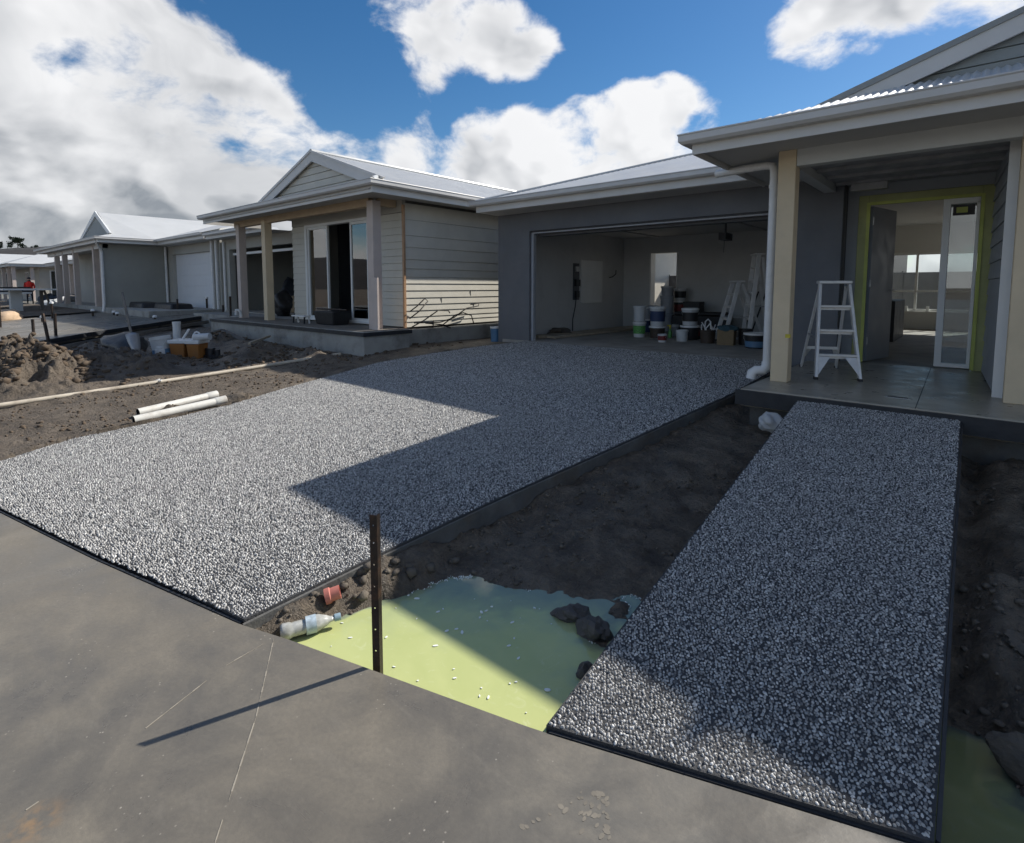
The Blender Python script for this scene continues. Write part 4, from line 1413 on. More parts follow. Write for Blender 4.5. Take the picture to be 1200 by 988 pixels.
# garage of this house
nbx('garage_pier', 'wall_beige', -21.0, -20.42, 8.3, 8.5, .4, 3.3)
nbx('garage_pier', 'wall_beige', -15.75, -13.40, 8.302, 8.5, .4, 3.3)
nbx('garage_head', 'wall_beige', -20.42, -15.75, 8.303, 8.5, 2.92, 3.3)
nbx('garage_door_head', 'white_frame', -20.40, -15.77, 8.42, 8.46, 2.72, 2.80)
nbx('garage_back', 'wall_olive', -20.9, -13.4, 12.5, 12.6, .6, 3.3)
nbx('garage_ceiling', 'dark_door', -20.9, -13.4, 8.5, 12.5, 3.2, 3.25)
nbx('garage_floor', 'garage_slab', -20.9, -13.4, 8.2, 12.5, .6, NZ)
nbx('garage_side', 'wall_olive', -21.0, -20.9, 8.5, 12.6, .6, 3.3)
nbx('garage_soffit', 'soffit', -20.9, -16.0, 7.78, 8.3, 3.28, 3.295)
MB().sweep([(0, -.19), (.022, -.19), (.022, -.002), (0, -.002)], [(-20.9, 7.75, 3.46), (-16.2, 7.75, 3.46)]).build('fascia', 'fascia', nb, True)
MB().sweep([(u + .024, w_) for u, w_ in GUTTER], [(-20.9, 7.75, 3.46), (-16.2, 7.75, 3.46)]).build('gutter', 'gutter', nb, True, smooth=True)
corr_sheet((-20.9, 7.70, 3.47), (1, 0, 0), 7.0, (0, 1, .30), lambda s: 3.3, samp=3).build('garage_roof', 'roof_metal', nb, True, smooth='all')
downpipe(nb, [(-20.72, 8.24, .7), (-20.72, 8.24, 3.2)], .045)
downpipe(nb, [(-15.18, 6.42, .80), (-15.18, 6.40, .92), (-15.20, 6.36, .98), (-15.28, 6.33, .98), (-15.30, 6.33, .84)], .035, name='bent_conduit')

# ------------------------------------------------------------------ third house with white garage door
h3 = thing('corner_house', 'grey house with white panel garage door and pale hipped roof', 'house', (-27, 7, .5))
h3b = lambda name, mat, *a, **k: B(*a).build(name, mat, h3, True, **k)
h3b('slab', 'neigh_base', -38, -21.2, 5.95, 18, .2, .78)
h3b('side_wall', 'wall_olive', -27.0, -26.7, 5.98, 8.3, .75, 3.32)
h3b('garage_wall', 'wall_beige', -26.7, -26.1, 8.3, 8.5, .6, 3.3)
h3b('garage_wall', 'wall_beige', -21.95, -21.2, 8.3, 8.5, .6, 3.3)
h3b('garage_wall', 'wall_beige', -26.1, -21.95, 8.303, 8.5, 2.95, 3.3)
gd = h3b('garage_door', 'garage_door_white', -26.1, -21.95, 8.44, 8.47, .75, 2.95)
for k in range(5):
    B(-26.08, -21.97, 8.425, 8.439, .755 + .439 * k, .755 + .439 * k + .425).build('door_panel', 'garage_door_white', gd, bevel=.004)
h3b('window_wall', 'wall_beige', -31.6, -27.0, 6.9, 7.1, .78, 3.32)
h3b('window_wall', 'wall_beige', -38, -33.4, 7.4, 7.6, .78, 3.32)
for a, b_ in ((-30.9, -29.9), (-29.4, -28.3)):
    wn = MB().box(a, a + .07, 6.86, 6.95, .85, 3.0).box(b_ - .07, b_, 6.86, 6.95, .85, 3.0).box(a + .07, b_ - .07, 6.86, 6.95, 2.93, 3.0).build('window', 'white_frame', h3, True)
    B(a + .07, b_ - .07, 6.88, 6.895, .86, 2.93).build('pane', 'glass_dark', wn)
    h3b('dark_backing', 'dark_door', a + .05, b_ - .05, 6.897, 6.899, .85, 2.95)  # dark sheet on the wall, paints the unlit room behind the glass
for x_ in (-35.6, -33.9, -31.7, -28.2, -27.1):
    post(h3, x_, 6.1, .78, 3.3, .2, 'post_pink')
h3b('porch_beam', 'fascia', -37.4, -26.7, 6.02, 6.2, 3.15, 3.33)
h3b('soffit', 'soffit', -38, -26.0, 5.7, 8.3, 3.33, 3.35)
MB().sweep([(0, -.2), (.022, -.2), (.022, 0), (0, 0)], [(-38, 9.5, 3.52), (-38, 5.72, 3.52), (-25.95, 5.72, 3.52), (-25.95, 7.75, 3.52), (-21.1, 7.75, 3.52)]).build('fascia', 'fascia', h3, True)
MB().sweep([(u + .024, w_) for u, w_ in GUTTER], [(-38, 9.5, 3.52), (-38, 5.72, 3.52), (-25.95, 5.72, 3.52), (-25.95, 7.75, 3.52), (-21.1, 7.75, 3.52)]).build('gutter', 'gutter', h3, True, smooth=True)
h3b('garage_soffit', 'soffit', -25.9, -21.1, 7.78, 8.3, 3.30, 3.32)
AX, AZ = -28.4, 4.72
rf = MB()
rf.add([(-38, 5.65, 3.53), (-25.9, 5.65, 3.53), (-26.5, 6.3, 3.72), (-37.4, 6.3, 3.72)], [(0, 1, 2, 3)])
rf.add([(-25.9, 5.65, 3.53), (-25.9, 7.7, 3.53), (-25.9, 14, 3.6), (AX, 14, AZ), (AX, 6.3, AZ), (-26.5, 6.3, 3.72)], [(0, 1, 4, 5), (1, 2, 3, 4)])
rf.add([(-25.9, 7.65, 3.53), (-21.0, 7.65, 3.53), (-21.0, 11.2, 4.55), (AX, 11.2, 4.65)], [(0, 1, 2, 3)])
rf.add([(-31.6, 6.3, 3.72), (AX, 6.3, AZ), (AX, 14, AZ), (-31.6, 14, 3.72)], [(0, 1, 2, 3)])
rf.add([(-37.4, 6.3, 3.70), (-31.5, 6.3, 3.70), (-31.5, 14, 3.70), (-37.4, 14, 3.70)], [(0, 1, 2, 3)])
rf.build('roof', 'far_roof', h3, True)
MB().prism([(-30.9, 6.25, 3.72), (-26.6, 6.25, 3.72), (AX, 6.25, AZ - .08)], (0, .04, 0)).build('gable_infill', 'gable_green', h3, True)
for xa_, sgn in ((-31.3, 1), (-26.3, -1)):
    MB().prism([(xa_, 6.2, 3.74), (AX, 6.2, AZ + .05), (AX, 6.2, AZ - .16), (xa_ + sgn * .4, 6.2, 3.73)], (0, .05, 0)).build('barge_board', 'white_frame', h3, True)
downpipe(h3, [(-26.62, 5.90, .62), (-26.62, 5.94, .95), (-26.62, 5.96, 3.0), (-26.4, 5.78, 3.25), (-26.2, 5.70, 3.40)], .05)
downpipe(h3, [(-26.62, 8.2, .75), (-26.62, 8.2, 3.3)], .05)
for x_ in (-21.75, -21.35):
    downpipe(h3, [(x_, 8.22, .7), (x_, 8.22, 3.3)], .05)
h3b('rear_block', 'wall_olive', -37.5, -21.3, 12, 12.2, .7, 3.5)

# ------------------------------------------------------------------ far houses


def far_house(label, x0, x1, y0, y1, z0, ze, zr, posts, wins, mat='wall_beige'):
    t = thing('distant_house', label, 'house', ((x0 + x1) / 2, y0, z0), group='houses at the far end of the street')
    f = lambda name, m, *a: B(*a).build(name, m, t, True)
    f('wall', mat, x0 + .6, x1 - .6, y0 + 1.6, y1, z0, ze)
    f('slab', 'neigh_base', x0, x1, y0, y1, z0 - .5, z0)
    f('fascia', 'far_roof', x0 - .1, x1 + .1, y0 - .1, y1 + .1, ze, ze + .2)
    xm, ym = (x0 + x1) / 2, y0 + 2.8
    m = MB().add([(x0 - .2, y0 - .2, ze + .2), (x1 + .2, y0 - .2, ze + .2), (x1 + .2, y1 + .2, ze + .2), (x0 - .2, y1 + .2, ze + .2), (xm, ym, zr), (xm, y1 - 3, zr)], [(0, 1, 4), (1, 2, 5, 4), (2, 3, 5), (3, 0, 4, 5)])
    m.build('roof', 'far_roof', t, True)
    for (px_, py_) in posts:
        post(t, px_, py_, z0, ze, .2, 'post_pink')
    for (a, b_, c, d, fy) in wins:
        wn = B(a - .08, b_ + .08, fy - .02, fy, c - .06, d + .06).build('window', 'white_frame', t, True)
        B(a, b_, fy - .04, fy - .021, c, d).build('pane', 'glass_dark', wn)
    for (a, b_, c, d, fx) in [(y0 + 2.3, y0 + 3.2, z0 + .3, ze - .3, x1 - .6)]:
        wn = B(fx, fx + .03, a - .08, b_ + .08, c - .06, d + .06).build('window', 'white_frame', t, True)
        B(fx + .03, fx + .05, a, b_, c, d).build('pane', 'glass_dark', wn)
    return t


far_house('white-roofed far house behind the person in red', -64, -52, 6.3, 14, .55, 3.05, 4.35,
          [(-52.4, 6.5), (-52.4, 7.5), (-54.5, 6.5), (-57, 6.5), (-60, 6.5)], [(-58, -56.6, .8, 2.7, 7.9), (-55.4, -54.2, .8, 2.8, 7.9)])
far_house('farthest pale-roofed house at the left edge of the street', -92, -76, 6.6, 17, .5, 3.3, 5.3,
          [(-76.4, 6.8), (-78.5, 6.8), (-82, 6.8), (-86, 6.8)], [(-84, -82.6, .8, 2.8, 8.2), (-80.5, -79, .8, 2.8, 8.2)], 'wall_olive')
far_house('small pale-roofed house just beyond the porch posts of the grey corner house', -49.5, -41.0, 7.9, 15, .55, 3.0, 4.1,
          [(-41.4, 8.1), (-43.5, 8.1), (-46, 8.1)], [(-47, -45.7, .8, 2.7, 9.5), (-44.6, -43.2, .8, 2.7, 9.5)])

# ------------------------------------------------------------------ hill and trees far behind
ang = np.linspace(math.radians(95), math.radians(215), 120)
m = MB()
for i, a in enumerate(ang):
    dx, dy = math.cos(a), math.sin(a)
    r0, r1 = 260, 420
    hgt = 23.0 + 5 * float(fbm(np.array(i * .11), np.array(.3), 1, 4, 5))
    m.v += [(dx * r0, dy * r0, -1), (dx * (r0 + 70), dy * (r0 + 70), hgt * .75), (dx * r1, dy * r1, hgt), (dx * (r1 + 160), dy * (r1 + 160), -1)]
for i in range(len(ang) - 1):
    for k in range(3):
        m.f.append((4 * i + k, 4 * i + k + 1, 4 * i + 5 + k, 4 * i + 4 + k))
tag(m.build('hill', 'hill_soil', smooth='all'), kind='structure')


def far_tree(loc, h, label, seed):
    t = thing('hill_tree', label, 'tree', loc, group='trees on the far ridge')
    rr = random.Random(seed)
    tr = MB().tube([(0, 0, -1), (h * .02, 0, h * .3), (0, h * .02, h * .62)], [h * .035, h * .025, h * .012], 6)
    for k in range(4):
        a = rr.uniform(0, 6.28)
        tr.tube([(0, 0, h * (.3 + .08 * k)), (math.cos(a) * h * .18, math.sin(a) * h * .18, h * (.5 + .08 * k))], [h * .014, h * .004], 5)
    tr.build('trunk', 'bark', t)
    cr = MB()
    cl = [(rr.gauss(0, .2) * h, rr.gauss(0, .2) * h, h * rr.uniform(.12, .75)) for _ in range(12)]
    for k in range(700):
        c = rr.choice(cl)
        p = Vector((c[0] + rr.gauss(0, .075) * h, c[1] + rr.gauss(0, .075) * h, c[2] + rr.gauss(0, .055) * h))
        u = Vector((rr.gauss(0, 1), rr.gauss(0, 1), rr.gauss(0, 1))).normalized() * h * .055
        v = u.orthogonal().normalized() * h * .04
        cr.add([p - u, p + v, p + u, p - v], [(0, 1, 2, 3)])
    cr.build('crown', 'leaf', t)


def at_far(u, r):
    d = px_dir(u, 330)
    k = r / math.hypot(d.x, d.y)
    return d.x * k, d.y * k


for u, hh_, lab in ((24, 8, 'dark rounded tree highest on the far ridge'), (3, 5, 'low dark tree at the left end of the far ridge'), (44, 4, 'small dark tree on the ridge above the white roofs')):
    x_, y_ = at_far(u, 405)
    far_tree((x_, y_, 22.0), hh_, lab, u)


# ------------------------------------------------------------------ concrete pad of the corner house, with formwork
m = MB()
pe = PAV_EDGE
n = len(pe)
ys_ = [p[1] for p in pe]
for (x, y) in pe:
    z = float(pav_z(y))
    xl_ = -70 if y < 3.5 else -27.2
    m.v += [(x, y, z), (xl_, y, z), (x, y, z - .16), (xl_, y, z - .16)]
for i in range(n - 1):
    a, b = 4 * i, 4 * i + 4
    m.f += [(a, b, b + 1, a + 1), (a, a + 2, b + 2, b)]
m.f += [(0, 1, 3, 2), (4 * n - 4, 4 * n - 2, 4 * n - 1, 4 * n - 3)]
pad = m.build('concrete_pavement', 'road_concrete')
tag(pad, kind='structure')
m = MB()
m.v = [(-27.3, 3.0, float(pav_z(3.0)) + .06), (-70, 3.0, float(pav_z(3.0)) + .06), (-70, 5.9, .62), (-27.3, 5.9, .62)]
m.f = [(0, 3, 2, 1)]
tag(m.build('verge', 'soil'), kind='structure')

fb = thing('formwork', 'long dark timber formwork boards along the corner house concrete edge', 'formwork', (-16.3, 2.0, .1))
for (a, b) in zip(pe[1:], pe[2:]):
    for off, zt, ht in ((.03, .0, .10), (.55, -.10, .10)):
        d = Vector((b[0] - a[0], b[1] - a[1], 0)).normalized()
        nn = Vector((d.y, -d.x, 0)) * off
        p0, p1 = Vector((a[0], a[1], pav_z(a[1]) + zt - ht / 2)) + nn, Vector((b[0], b[1], pav_z(b[1]) + zt - ht / 2)) + nn - d * .02
        MB().bar(p0, p1, .035, ht).build('board', 'form_black' if off < .1 else 'timber_grey', fb, True)

# ------------------------------------------------------------------ stakes


def peg(name, label, x, y, h, r=.018, lean=(0, 0), cap=None, group=None, mat='steel_stake', z=None):
    z0 = gz(x, y) if z is None else z
    t = thing(name, label, 'stake', (x, y, z0), group=group)
    MB().tube([(0, 0, -.15), (lean[0] * h, lean[1] * h, h)], r, 8).build('shaft', mat, t)
    if cap:
        MB().lathe([(.0, .0), (r * 1.9, .0), (r * 1.9, .05), (r * 1.2, .075), (0, .08)], 10, (lean[0] * h, lean[1] * h, h - .03)).build('cap', cap, t, smooth=True)
    return t


def pos(u, v, f):
    """point on the ground under a place seen in the photograph (a surveying helper)"""
    d = px_dir(u, v)
    t = .5
    while t < 60:
        p = Vector((0, 0, EYE)) + d * t
        if p.z < f(p.x, p.y):
            return p
        t += .03
    return p


plane = lambda x, y: .08 + .04 * y
SG = 'formwork stakes along the concrete edge'
stk = [
    (40, 400, .55, 'short black stake standing against the pale concrete edge at left', None, (.0, 0)),
    (60, 408, .78, 'leaning dark stake behind the big earth heap', None, (-.18, -.1)),
    (66, 402, .72, 'dark stake beside the leaning one with pale clamp', None, (.05, 0)),
    (62, 380, .72, 'thin tall stake with white cap above the concrete pad', 'white_pvc', (0, 0)),
    (50, 384, .35, 'low stake with white cap left of the tall one', 'white_pvc', (.1, 0)),
    (109, 378, .42, 'white-capped stake before the grey side wall', 'white_pvc', (.1, 0)),
    (1, 390, .85, 'dark stake cut by the left edge of the picture', None, (.03, 0)),
    (134, 377, .34, 'white-capped peg, left one of a close pair', 'white_pvc', (0, 0)),
    (138, 378, .30, 'white-capped peg, right one of a close pair', 'white_pvc', (0, 0)),
    (182, 383, .3, 'lone white-capped peg in front of the formwork', 'white_pvc', (0, 0)),
    (209, 376, .75, 'dark stake in front of the white garage door', None, (0, 0)),
    (219, 370, .40, 'stubby dark stake right of centre before the white garage door', None, (0, 0)),
    (243, 372, .72, 'tall stake with pale cap at the right end of the white garage door', 'white_pvc', (0, 0)),
    (262, 376, .55, 'dark stake in front of the pale garage pier', None, (0, 0)),
    (271, 384, .85, 'thick dark stake left of the porch slab corner', None, (0, 0)),
]
for (u, v, h, lab, cap, lean) in stk:
    p = pos(u, v, plane)
    peg('formwork_stake', lab, p.x, p.y, h * 1.1, .034, lean, cap, SG, z=max(gz(p.x, p.y), p.z - .05))
for (u, v, h, lab) in ((478, 408, .36, 'white-tipped peg by the corner of the beige house base'), (508, 405, .60, 'thin black bar upright before the sunlit boards, left'), (531, 402, .58, 'thin black bar upright before the sunlit boards, right')):
    p = pos(u, v, lambda x, y: .33)
    peg('marker_peg', lab, p.x, p.y, h, .012, (0, 0), 'white_pvc' if u == 478 else None, 'pegs beside the beige house', mat='rusty_bar', z=.28)

# steel picket at the edge of the puddle, with real bolt holes
sp = thing('steel_picket', 'dark steel picket with holes standing in the green puddle edge', 'stake', (-1.872, 1.29, -.3))
sp.rotation_euler = (0, 0, YAW + R(-12))
pk = MB()
H0, H1, WD, TH = 0.0, .955, .030, .004
holes = [.36 + .0, .455, .55, .645, .74, .835, .91]
pk.box(-WD / 2, -.004, -TH / 2, TH / 2, H0, H1)
pk.box(.004, WD / 2, -TH / 2, TH / 2, H0, H1)
zc = H0
for hz_ in holes + [None]:
    zt = H1 if hz_ is None else hz_ - .004
    pk.box(-.004, .004, -TH / 2, TH / 2, zc, zt)
    if hz_:
        zc = hz_ + .004
pk.build('flange', 'steel_stake', sp)
MB().box(WD / 2, WD / 2 + .004, -.004, .026, H0, H1).build('web', 'steel_stake', sp)

# ------------------------------------------------------------------ litter by the driveway corner
bz = WATER_Z
bt = thing('plastic_bottle', 'cloudy crushed plastic bottle with blue cap lying at the puddle edge', 'bottle', (-2.475, 1.165, bz + .040))
prof = [(0, 0), (.030, .002), (.036, .012), (.036, .04), (.033, .05), (.036, .06), (.036, .095), (.032, .105), (.036, .115), (.036, .15), (.034, .165), (.026, .19), (.014, .21), (.013, .228)]
m = MB().lathe(prof, 20)
m.v = [(x * (1 + .10 * math.sin(z * 60)), y * (.86 + .1 * math.sin(z * 45 + 1)), z) for x, y, z in m.v]
m.build('body', 'cloudy_bottle', bt, smooth='all')
MB().lathe([(.0365, .105), (.038, .105), (.038, .148), (.0365, .148)], 20).build('label_band', 'label_pale', bt, smooth=True)
MB().lathe([(0, .252), (.015, .252), (.016, .247), (.016, .226), (.0135, .224)], 14).build('cap', 'cap_blue', bt, smooth=True)
bt.rotation_euler = (R(88), 0, R(180 - 24))
bt.scale = (1.12, 1.12, 1.12)
pc = thing('clay_collar', 'short salmon pipe collar lying open end out by the bottle', 'pipe', (-2.515, 1.43, bz + .088))
MB().lathe([(.036, 0), (.040, .0), (.040, .025), (.034, .03), (.034, .075), (.030, .075), (.030, .028), (.036, .022)], 18).build('ring', 'pink_clay', pc, smooth=True)
MB().lathe([(0, .05), (.031, .05), (.031, .055), (0, .055)], 18).build('web_disc', 'pink_clay', pc)
pc.rotation_euler = (R(78), 0, R(150))
lm = lump_mesh('foam_lump', .105, .09, .085, 77, .45, 4)
lo = link('foam_lump', lm, 'foam_white', smooth='all')
lo.location = (-1.525, 5.64, .265)
tag(lo, 'pale rounded lump in the dark corner under the porch slab', 'lump')
rk = [(-1.345, 2.20, .095, .07, .06, 'larger dark rock between puddle and path'), (-1.52, 2.24, .085, .055, .045, 'dark rock half sunk in the green puddle'), (-1.235, 1.935, .03, .03, .035, 'small brown stone at the path edge by the puddle')]
for i, (x, y, a, b, c, lab) in enumerate(rk):
    o = link('rock', lump_mesh('rock', a, b, c, 40 + i, .6, 3), 'rock_dark')
    o.location = (x, y, WATER_Z + c * .35)
    o.rotation_euler = (0, 0, .5 * i)
    tag(o, lab, 'rock', 'rocks at the puddle')
rk2 = [(.30, 2.62, .16, .10, .10, 'broken slab of dark mud above the trench water'), (.22, 3.25, .13, .09, .06, 'flat dark clod in the trench right of the path'), (.42, 2.95, .14, .11, .09, 'dark lump at the right edge of the trench')]
for i, (x, y, a, b, c, lab) in enumerate(rk2):
    o = link('mud_clod', lump_mesh('mud_clod', a * .7, b * .7, c * .6, 60 + i, .9, 4), 'dark_clod')
    o.location = (x, y, gz(x, y) + c * .2)
    o.rotation_euler = (.2, .1, .9 * i)
    tag(o, lab, 'clod', 'mud clods in the trench')

# ------------------------------------------------------------------ pipes on the dirt


def pipe(name, label, p0, p1, r, mat='dirty_pvc', socket=True, bend=0.0, hollow=True):
    p0, p1 = Vector(p0), Vector(p1)
    t = thing(name, label, 'pipe', p0)
    d = (p1 - p0)
    pts = [d * (i / 14) + Vector((0, 0, -bend * math.sin(math.pi * i / 14))) for i in range(15)]
    MB().tube(pts, r, 16, caps=False).build('barrel', mat, t, smooth='all')
    MB().tube([p for p in pts], r * .9, 16, caps=False).build('bore', 'black_plastic', t, smooth='all')
    for e in ((pts[0], pts[1]), (pts[-1], pts[-2])):
        dd = (e[1] - e[0]).normalized()
        MB().tube([e[0] - dd * .002, e[0] + dd * .012], r * 1.01, 16, caps=False).build('rim', mat, t, smooth=True)
    if socket:
        MB().tube([pts[-1] - d.normalized() * .12, pts[-1] - d.normalized() * .11, pts[-1] + d.normalized() * .01], [r * 1.02, r * 1.12, r * 1.12], 16, caps=False).build('socket', mat, t, smooth=True)
    return t


pipe('drain_pipe', 'long thin white plastic pipe lying across the brown dirt', (-9.05, .35, .135), (-9.30, 5.75, .315), .030, 'tan_pipe', socket=False, bend=.012)
pipe('drain_pipe', 'front one of two muddy white pipes beside the driveway', (-6.99, 1.76, gz(-6.99, 1.76) + .055), (-7.05, 2.74, gz(-7.05, 2.74) + .05), .048)
pipe('drain_pipe', 'rear one of two muddy white pipes beside the driveway', (-7.28, 1.88, gz(-7.28, 1.88) + .055), (-7.42, 2.78, gz(-7.42, 2.78) + .05), .046)
p = pos(208, 402, plane)
sp2 = thing('standing_pipe', 'white plastic pipe stub standing upright behind the orange tubs', 'pipe', (p.x, p.y, p.z - .05))
MB().tube([(0, 0, -.1), (0, 0, .55)], .085, 18, caps=False).build('barrel', 'white_pvc', sp2, smooth='all')
MB().lathe([(.085, .50), (.092, .50), (.092, .56), (.075, .56), (.075, .45)], 18).build('collar', 'white_pvc', sp2, smooth=True)
p = pos(168, 446, plane)
wl = thing('white_litter', 'scrap of white plastic beside the long pipe', 'litter', (p.x + .3, p.y + .05, p.z))
for k in range(4):
    MB().bar((.05 * k, .04 * (k % 2), .02), (.05 * k + .09, .05 - .04 * (k % 2), .05), .03, .012).build('piece', 'white_pvc', wl)

# ------------------------------------------------------------------ tubs on the dirt


def bucket(name, label, loc, r, h, body, lid=None, band=None, handle=True, group=None, open_in=None, taper=.88, rz=0, parts_mat='galv', cat='bucket', bz=(.25, .8)):
    t = thing(name, label, cat, loc, rz, group)
    rb = r * taper
    prof = [(0, 0), (rb, 0), (rb + (r - rb) * .85, h * .85), (r * 1.05, h * .86), (r * 1.05, h * .90), (r, h * .91), (r * 1.01, h)]
    if lid is None:
        prof += [(r * .95, h), (rb * .95, h * .08), (0, h * .08)]
    else:
        prof += [(0, h)]
    MB().lathe(prof, 22).build('body', body, t, smooth=True)
    if lid:
        MB().lathe([(0, h + .001), (r * 1.06, h + .001), (r * 1.07, h - .02), (r * 1.09, h - .02), (r * 1.09, h + .014), (r * .95, h + .018), (r * .92, h + .010), (0, h + .010)], 22).build('lid', lid, t, smooth=True)
    if band:
        f = lambda z: rb + (r - rb) * z / h * 1.0
        MB().lathe([(f(h * bz[0]) + .001, h * bz[0]), (f(h * bz[0]) + .004, h * bz[0]), (f(h * bz[1]) + .004, h * bz[1]), (f(h * bz[1]) + .001, h * bz[1])], 22).build('label_band', band, t, smooth=True)
    if handle:
        pts = [(math.cos(a) * r * 1.06, -math.sin(a) * r * .55 - .01, h * .82 - math.sin(a) * r * .75) for a in [math.pi * i / 10 for i in range(11)]]
        MB().tube(pts, .004, 6).build('handle', parts_mat, t, smooth=True)
    return t


p = pos(192, 420, plane)
b1 = bucket('bucket', 'open white bucket with blue base beside two orange tubs', (p.x, p.y, gz(p.x, p.y)), .18, .42, 'pale_plastic', band='blue_plastic', parts_mat='white_pvc', bz=(.05, .42))
b1.rotation_euler = (.08, -.1, .3)
for (u, w_, h_, lab) in ((214, .30, .29, 'left orange tub with a white lid on the dirt'), (232, .24, .29, 'right orange tub with a white lid and handle on the dirt')):
    p = pos(u, 419, plane)
    t = thing('tub', lab, 'tub', (p.x, p.y, gz(p.x, p.y)), R(38), 'orange tubs on the dirt')
    MB().hexa([(-w_ * .42, -.15, 0), (w_ * .42, -.15, 0), (w_ * .42, .15, 0), (-w_ * .42, .15, 0)], [(-w_ / 2, -.17, h_), (w_ / 2, -.17, h_), (w_ / 2, .17, h_), (-w_ / 2, .17, h_)]).build('body', 'orange_tub', t, bevel=.02, seg=2)
    MB().box(-w_ / 2 - .02, w_ / 2 + .02, -.19, .19, h_ + .001, h_ + .07).build('lid', 'white_pvc', t, bevel=.012, seg=2)
    if u == 214:
        MB().bar((.02, 0, h_ + .07), (.16, .0, h_ + .27), .05, .03).build('brush_handle', 'white_pvc', t, bevel=.008)
    else:
        pts = [(-.09 + .09 * (1 - math.cos(a)), 0, h_ + .06 + .16 * math.sin(a)) for a in [math.pi * i / 8 for i in range(9)]]
        MB().tube(pts, .016, 8).build('handle', 'white_pvc', t, smooth=True)
        MB().tube([(.02, -.1, h_ + .12), (.32, -.1, h_ + .14)], .07, 12).build('roll', 'pale_plastic', t, smooth=True)
p = pos(188, 424, plane)
o = MB().box(-.09, .09, -.06, .06, 0, .14).box(-.05, .05, -.05, .05, .14, .19).build('block', 'pale_plastic', bevel=.01)
o.location = (p.x, p.y, gz(p.x, p.y))
tag(o, 'small grey-blue block in front of the white bucket', 'block')
p = pos(247, 418, plane)
o = MB().tube([(0, 0, 0), (0, 0, .16)], .09, 14).tube([(.2, .05, 0), (.2, .05, .14)], .05, 12).box(-.12, .28, -.12, .12, -.02, .03).build('tool_caddy', 'black_plastic', smooth=True)
o.location = (p.x, p.y, gz(p.x, p.y))
tag(o, 'dark little caddy right of the orange tubs', 'caddy')
# shovel stuck in the heap
p = pos(156, 428, plane)
sh = thing('shovel', 'long-handled shovel leaning on the dark earth heap', 'shovel', (p.x, p.y, gz(p.x, p.y) + .05), R(20))
MB().tube([(0, 0, .32), (-.55, .25, 1.05)], .022, 10).build('handle', 'timber_grey', sh, smooth=True)
bl = MB()
for i in range(7):
    for j in range(5):
        s_, t_ = i / 6, (j - 2) / 2
        bl.v.append((.12 - .10 * s_ + .0, .0 + t_ * .12 * (1 - .5 * (1 - s_) ** 2), .02 + .32 * s_ - .03 * t_ * t_))
for i in range(6):
    for j in range(4):
        bl.f.append((i * 5 + j, i * 5 + j + 1, i * 5 + 6 + j, i * 5 + 5 + j))
ob = bl.build('blade', 'galv', sh, smooth='all')
md = ob.modifiers.new('thick', 'SOLIDIFY')
md.thickness = .006
# black tarps against the corner house
for (x0_, x1_, lab) in ((-26.3, -24.4, 'left black sheet-covered stack at the foot of the grey side wall'), (-24.3, -22.2, 'right black sheet-covered stack at the foot of the grey side wall')):
    y_ = 6.6 if x0_ < -25 else 6.9
    me = MB().hexa([(x0_, y_, .45), (x1_, y_, .45), (x1_, y_ + .9, .45), (x0_, y_ + .9, .45)], [(x0_ + .1, y_ + .1, 1.0), (x1_ - .15, y_ + .08, .98), (x1_ - .2, y_ + .8, .97), (x0_ + .12, y_ + .8, 1.0)])
    o = me.build('tarp_stack', 'black_tarp', bevel=.06, seg=3, smooth=True)
    tag(o, lab, 'tarp', 'black covered stacks')
for (x_, y_, rx, ry, rz_, lab) in ((-14.0, 3.45, .8, .35, .24, 'low black sheet heaped behind the shovel'), (-13.2, 4.9, .0, 0, 0, '')):
    if rx:
        o = link('tarp', lump_mesh('tarp', rx, ry, rz_, 31, .5, 3), 'black_tarp', smooth='all')
        o.location = (x_, y_, gz(x_, y_) + .1)
        tag(o, lab, 'tarp')
# timber offcuts and rubble before the porch slab
off = [((262, 388), (292, 402), 'grey plank sloping down from the porch slab corner'), ((238, 392), (272, 384), 'flat grey plank lying toward the thick dark stake'), ((292, 405), (316, 396), 'pale splintered stick in the rubble under the porch slab')]
for i, ((u0, v0), (u1, v1), lab) in enumerate(off):
    a, b = pos(u0, v0, lambda x, y: plane(x, y) + .22), pos(u1, v1, lambda x, y: plane(x, y) + (.05 if i == 0 else .12))
    o = MB().bar(a, b, .14 if i < 2 else .05, .045).build('plank', 'timber_grey' if i < 2 else 'timber_raw', bevel=.004)
    tag(o, lab, 'plank', 'offcuts by the porch slab')
    if i == 2:
        o.location.z += .04

# bent reinforcing bars against the sunlit boards
rb_ = thing('bent_bars', 'tangle of bent black bars leaning on the sunlit boards', 'steel bar', (-8.8, 8.0, .33))
R0 = [[(-8.90, 7.12, .95), (-8.86, 7.35, 1.10), (-8.86, 7.58, 1.30), (-8.86, 7.50, 1.36), (-8.88, 7.30, 1.20), (-8.9, 7.14, 1.10)],
      [(-8.85, 7.14, .78), (-8.84, 7.45, .90), (-8.84, 7.85, 1.10), (-8.84, 8.15, 1.08), (-8.86, 8.2, 1.03)],
      [(-8.85, 7.2, .86), (-8.84, 7.9, .84), (-8.84, 8.3, .92), (-8.84, 8.7, 1.12), (-8.86, 9.1, 1.16), (-8.88, 9.15, 1.22), (-8.86, 8.85, 1.2)],
      [(-8.85, 7.95, .76), (-8.84, 8.35, .98), (-8.84, 8.6, 1.02), (-8.84, 8.85, .95), (-8.86, 8.95, .76)],
      [(-8.85, 7.5, .84), (-8.84, 8.0, .78), (-8.84, 8.2, .70)]]
for pts in R0:
    MB().tube(pts, .013, 7).build('bar', 'rusty_bar', rb_, True, smooth='all')
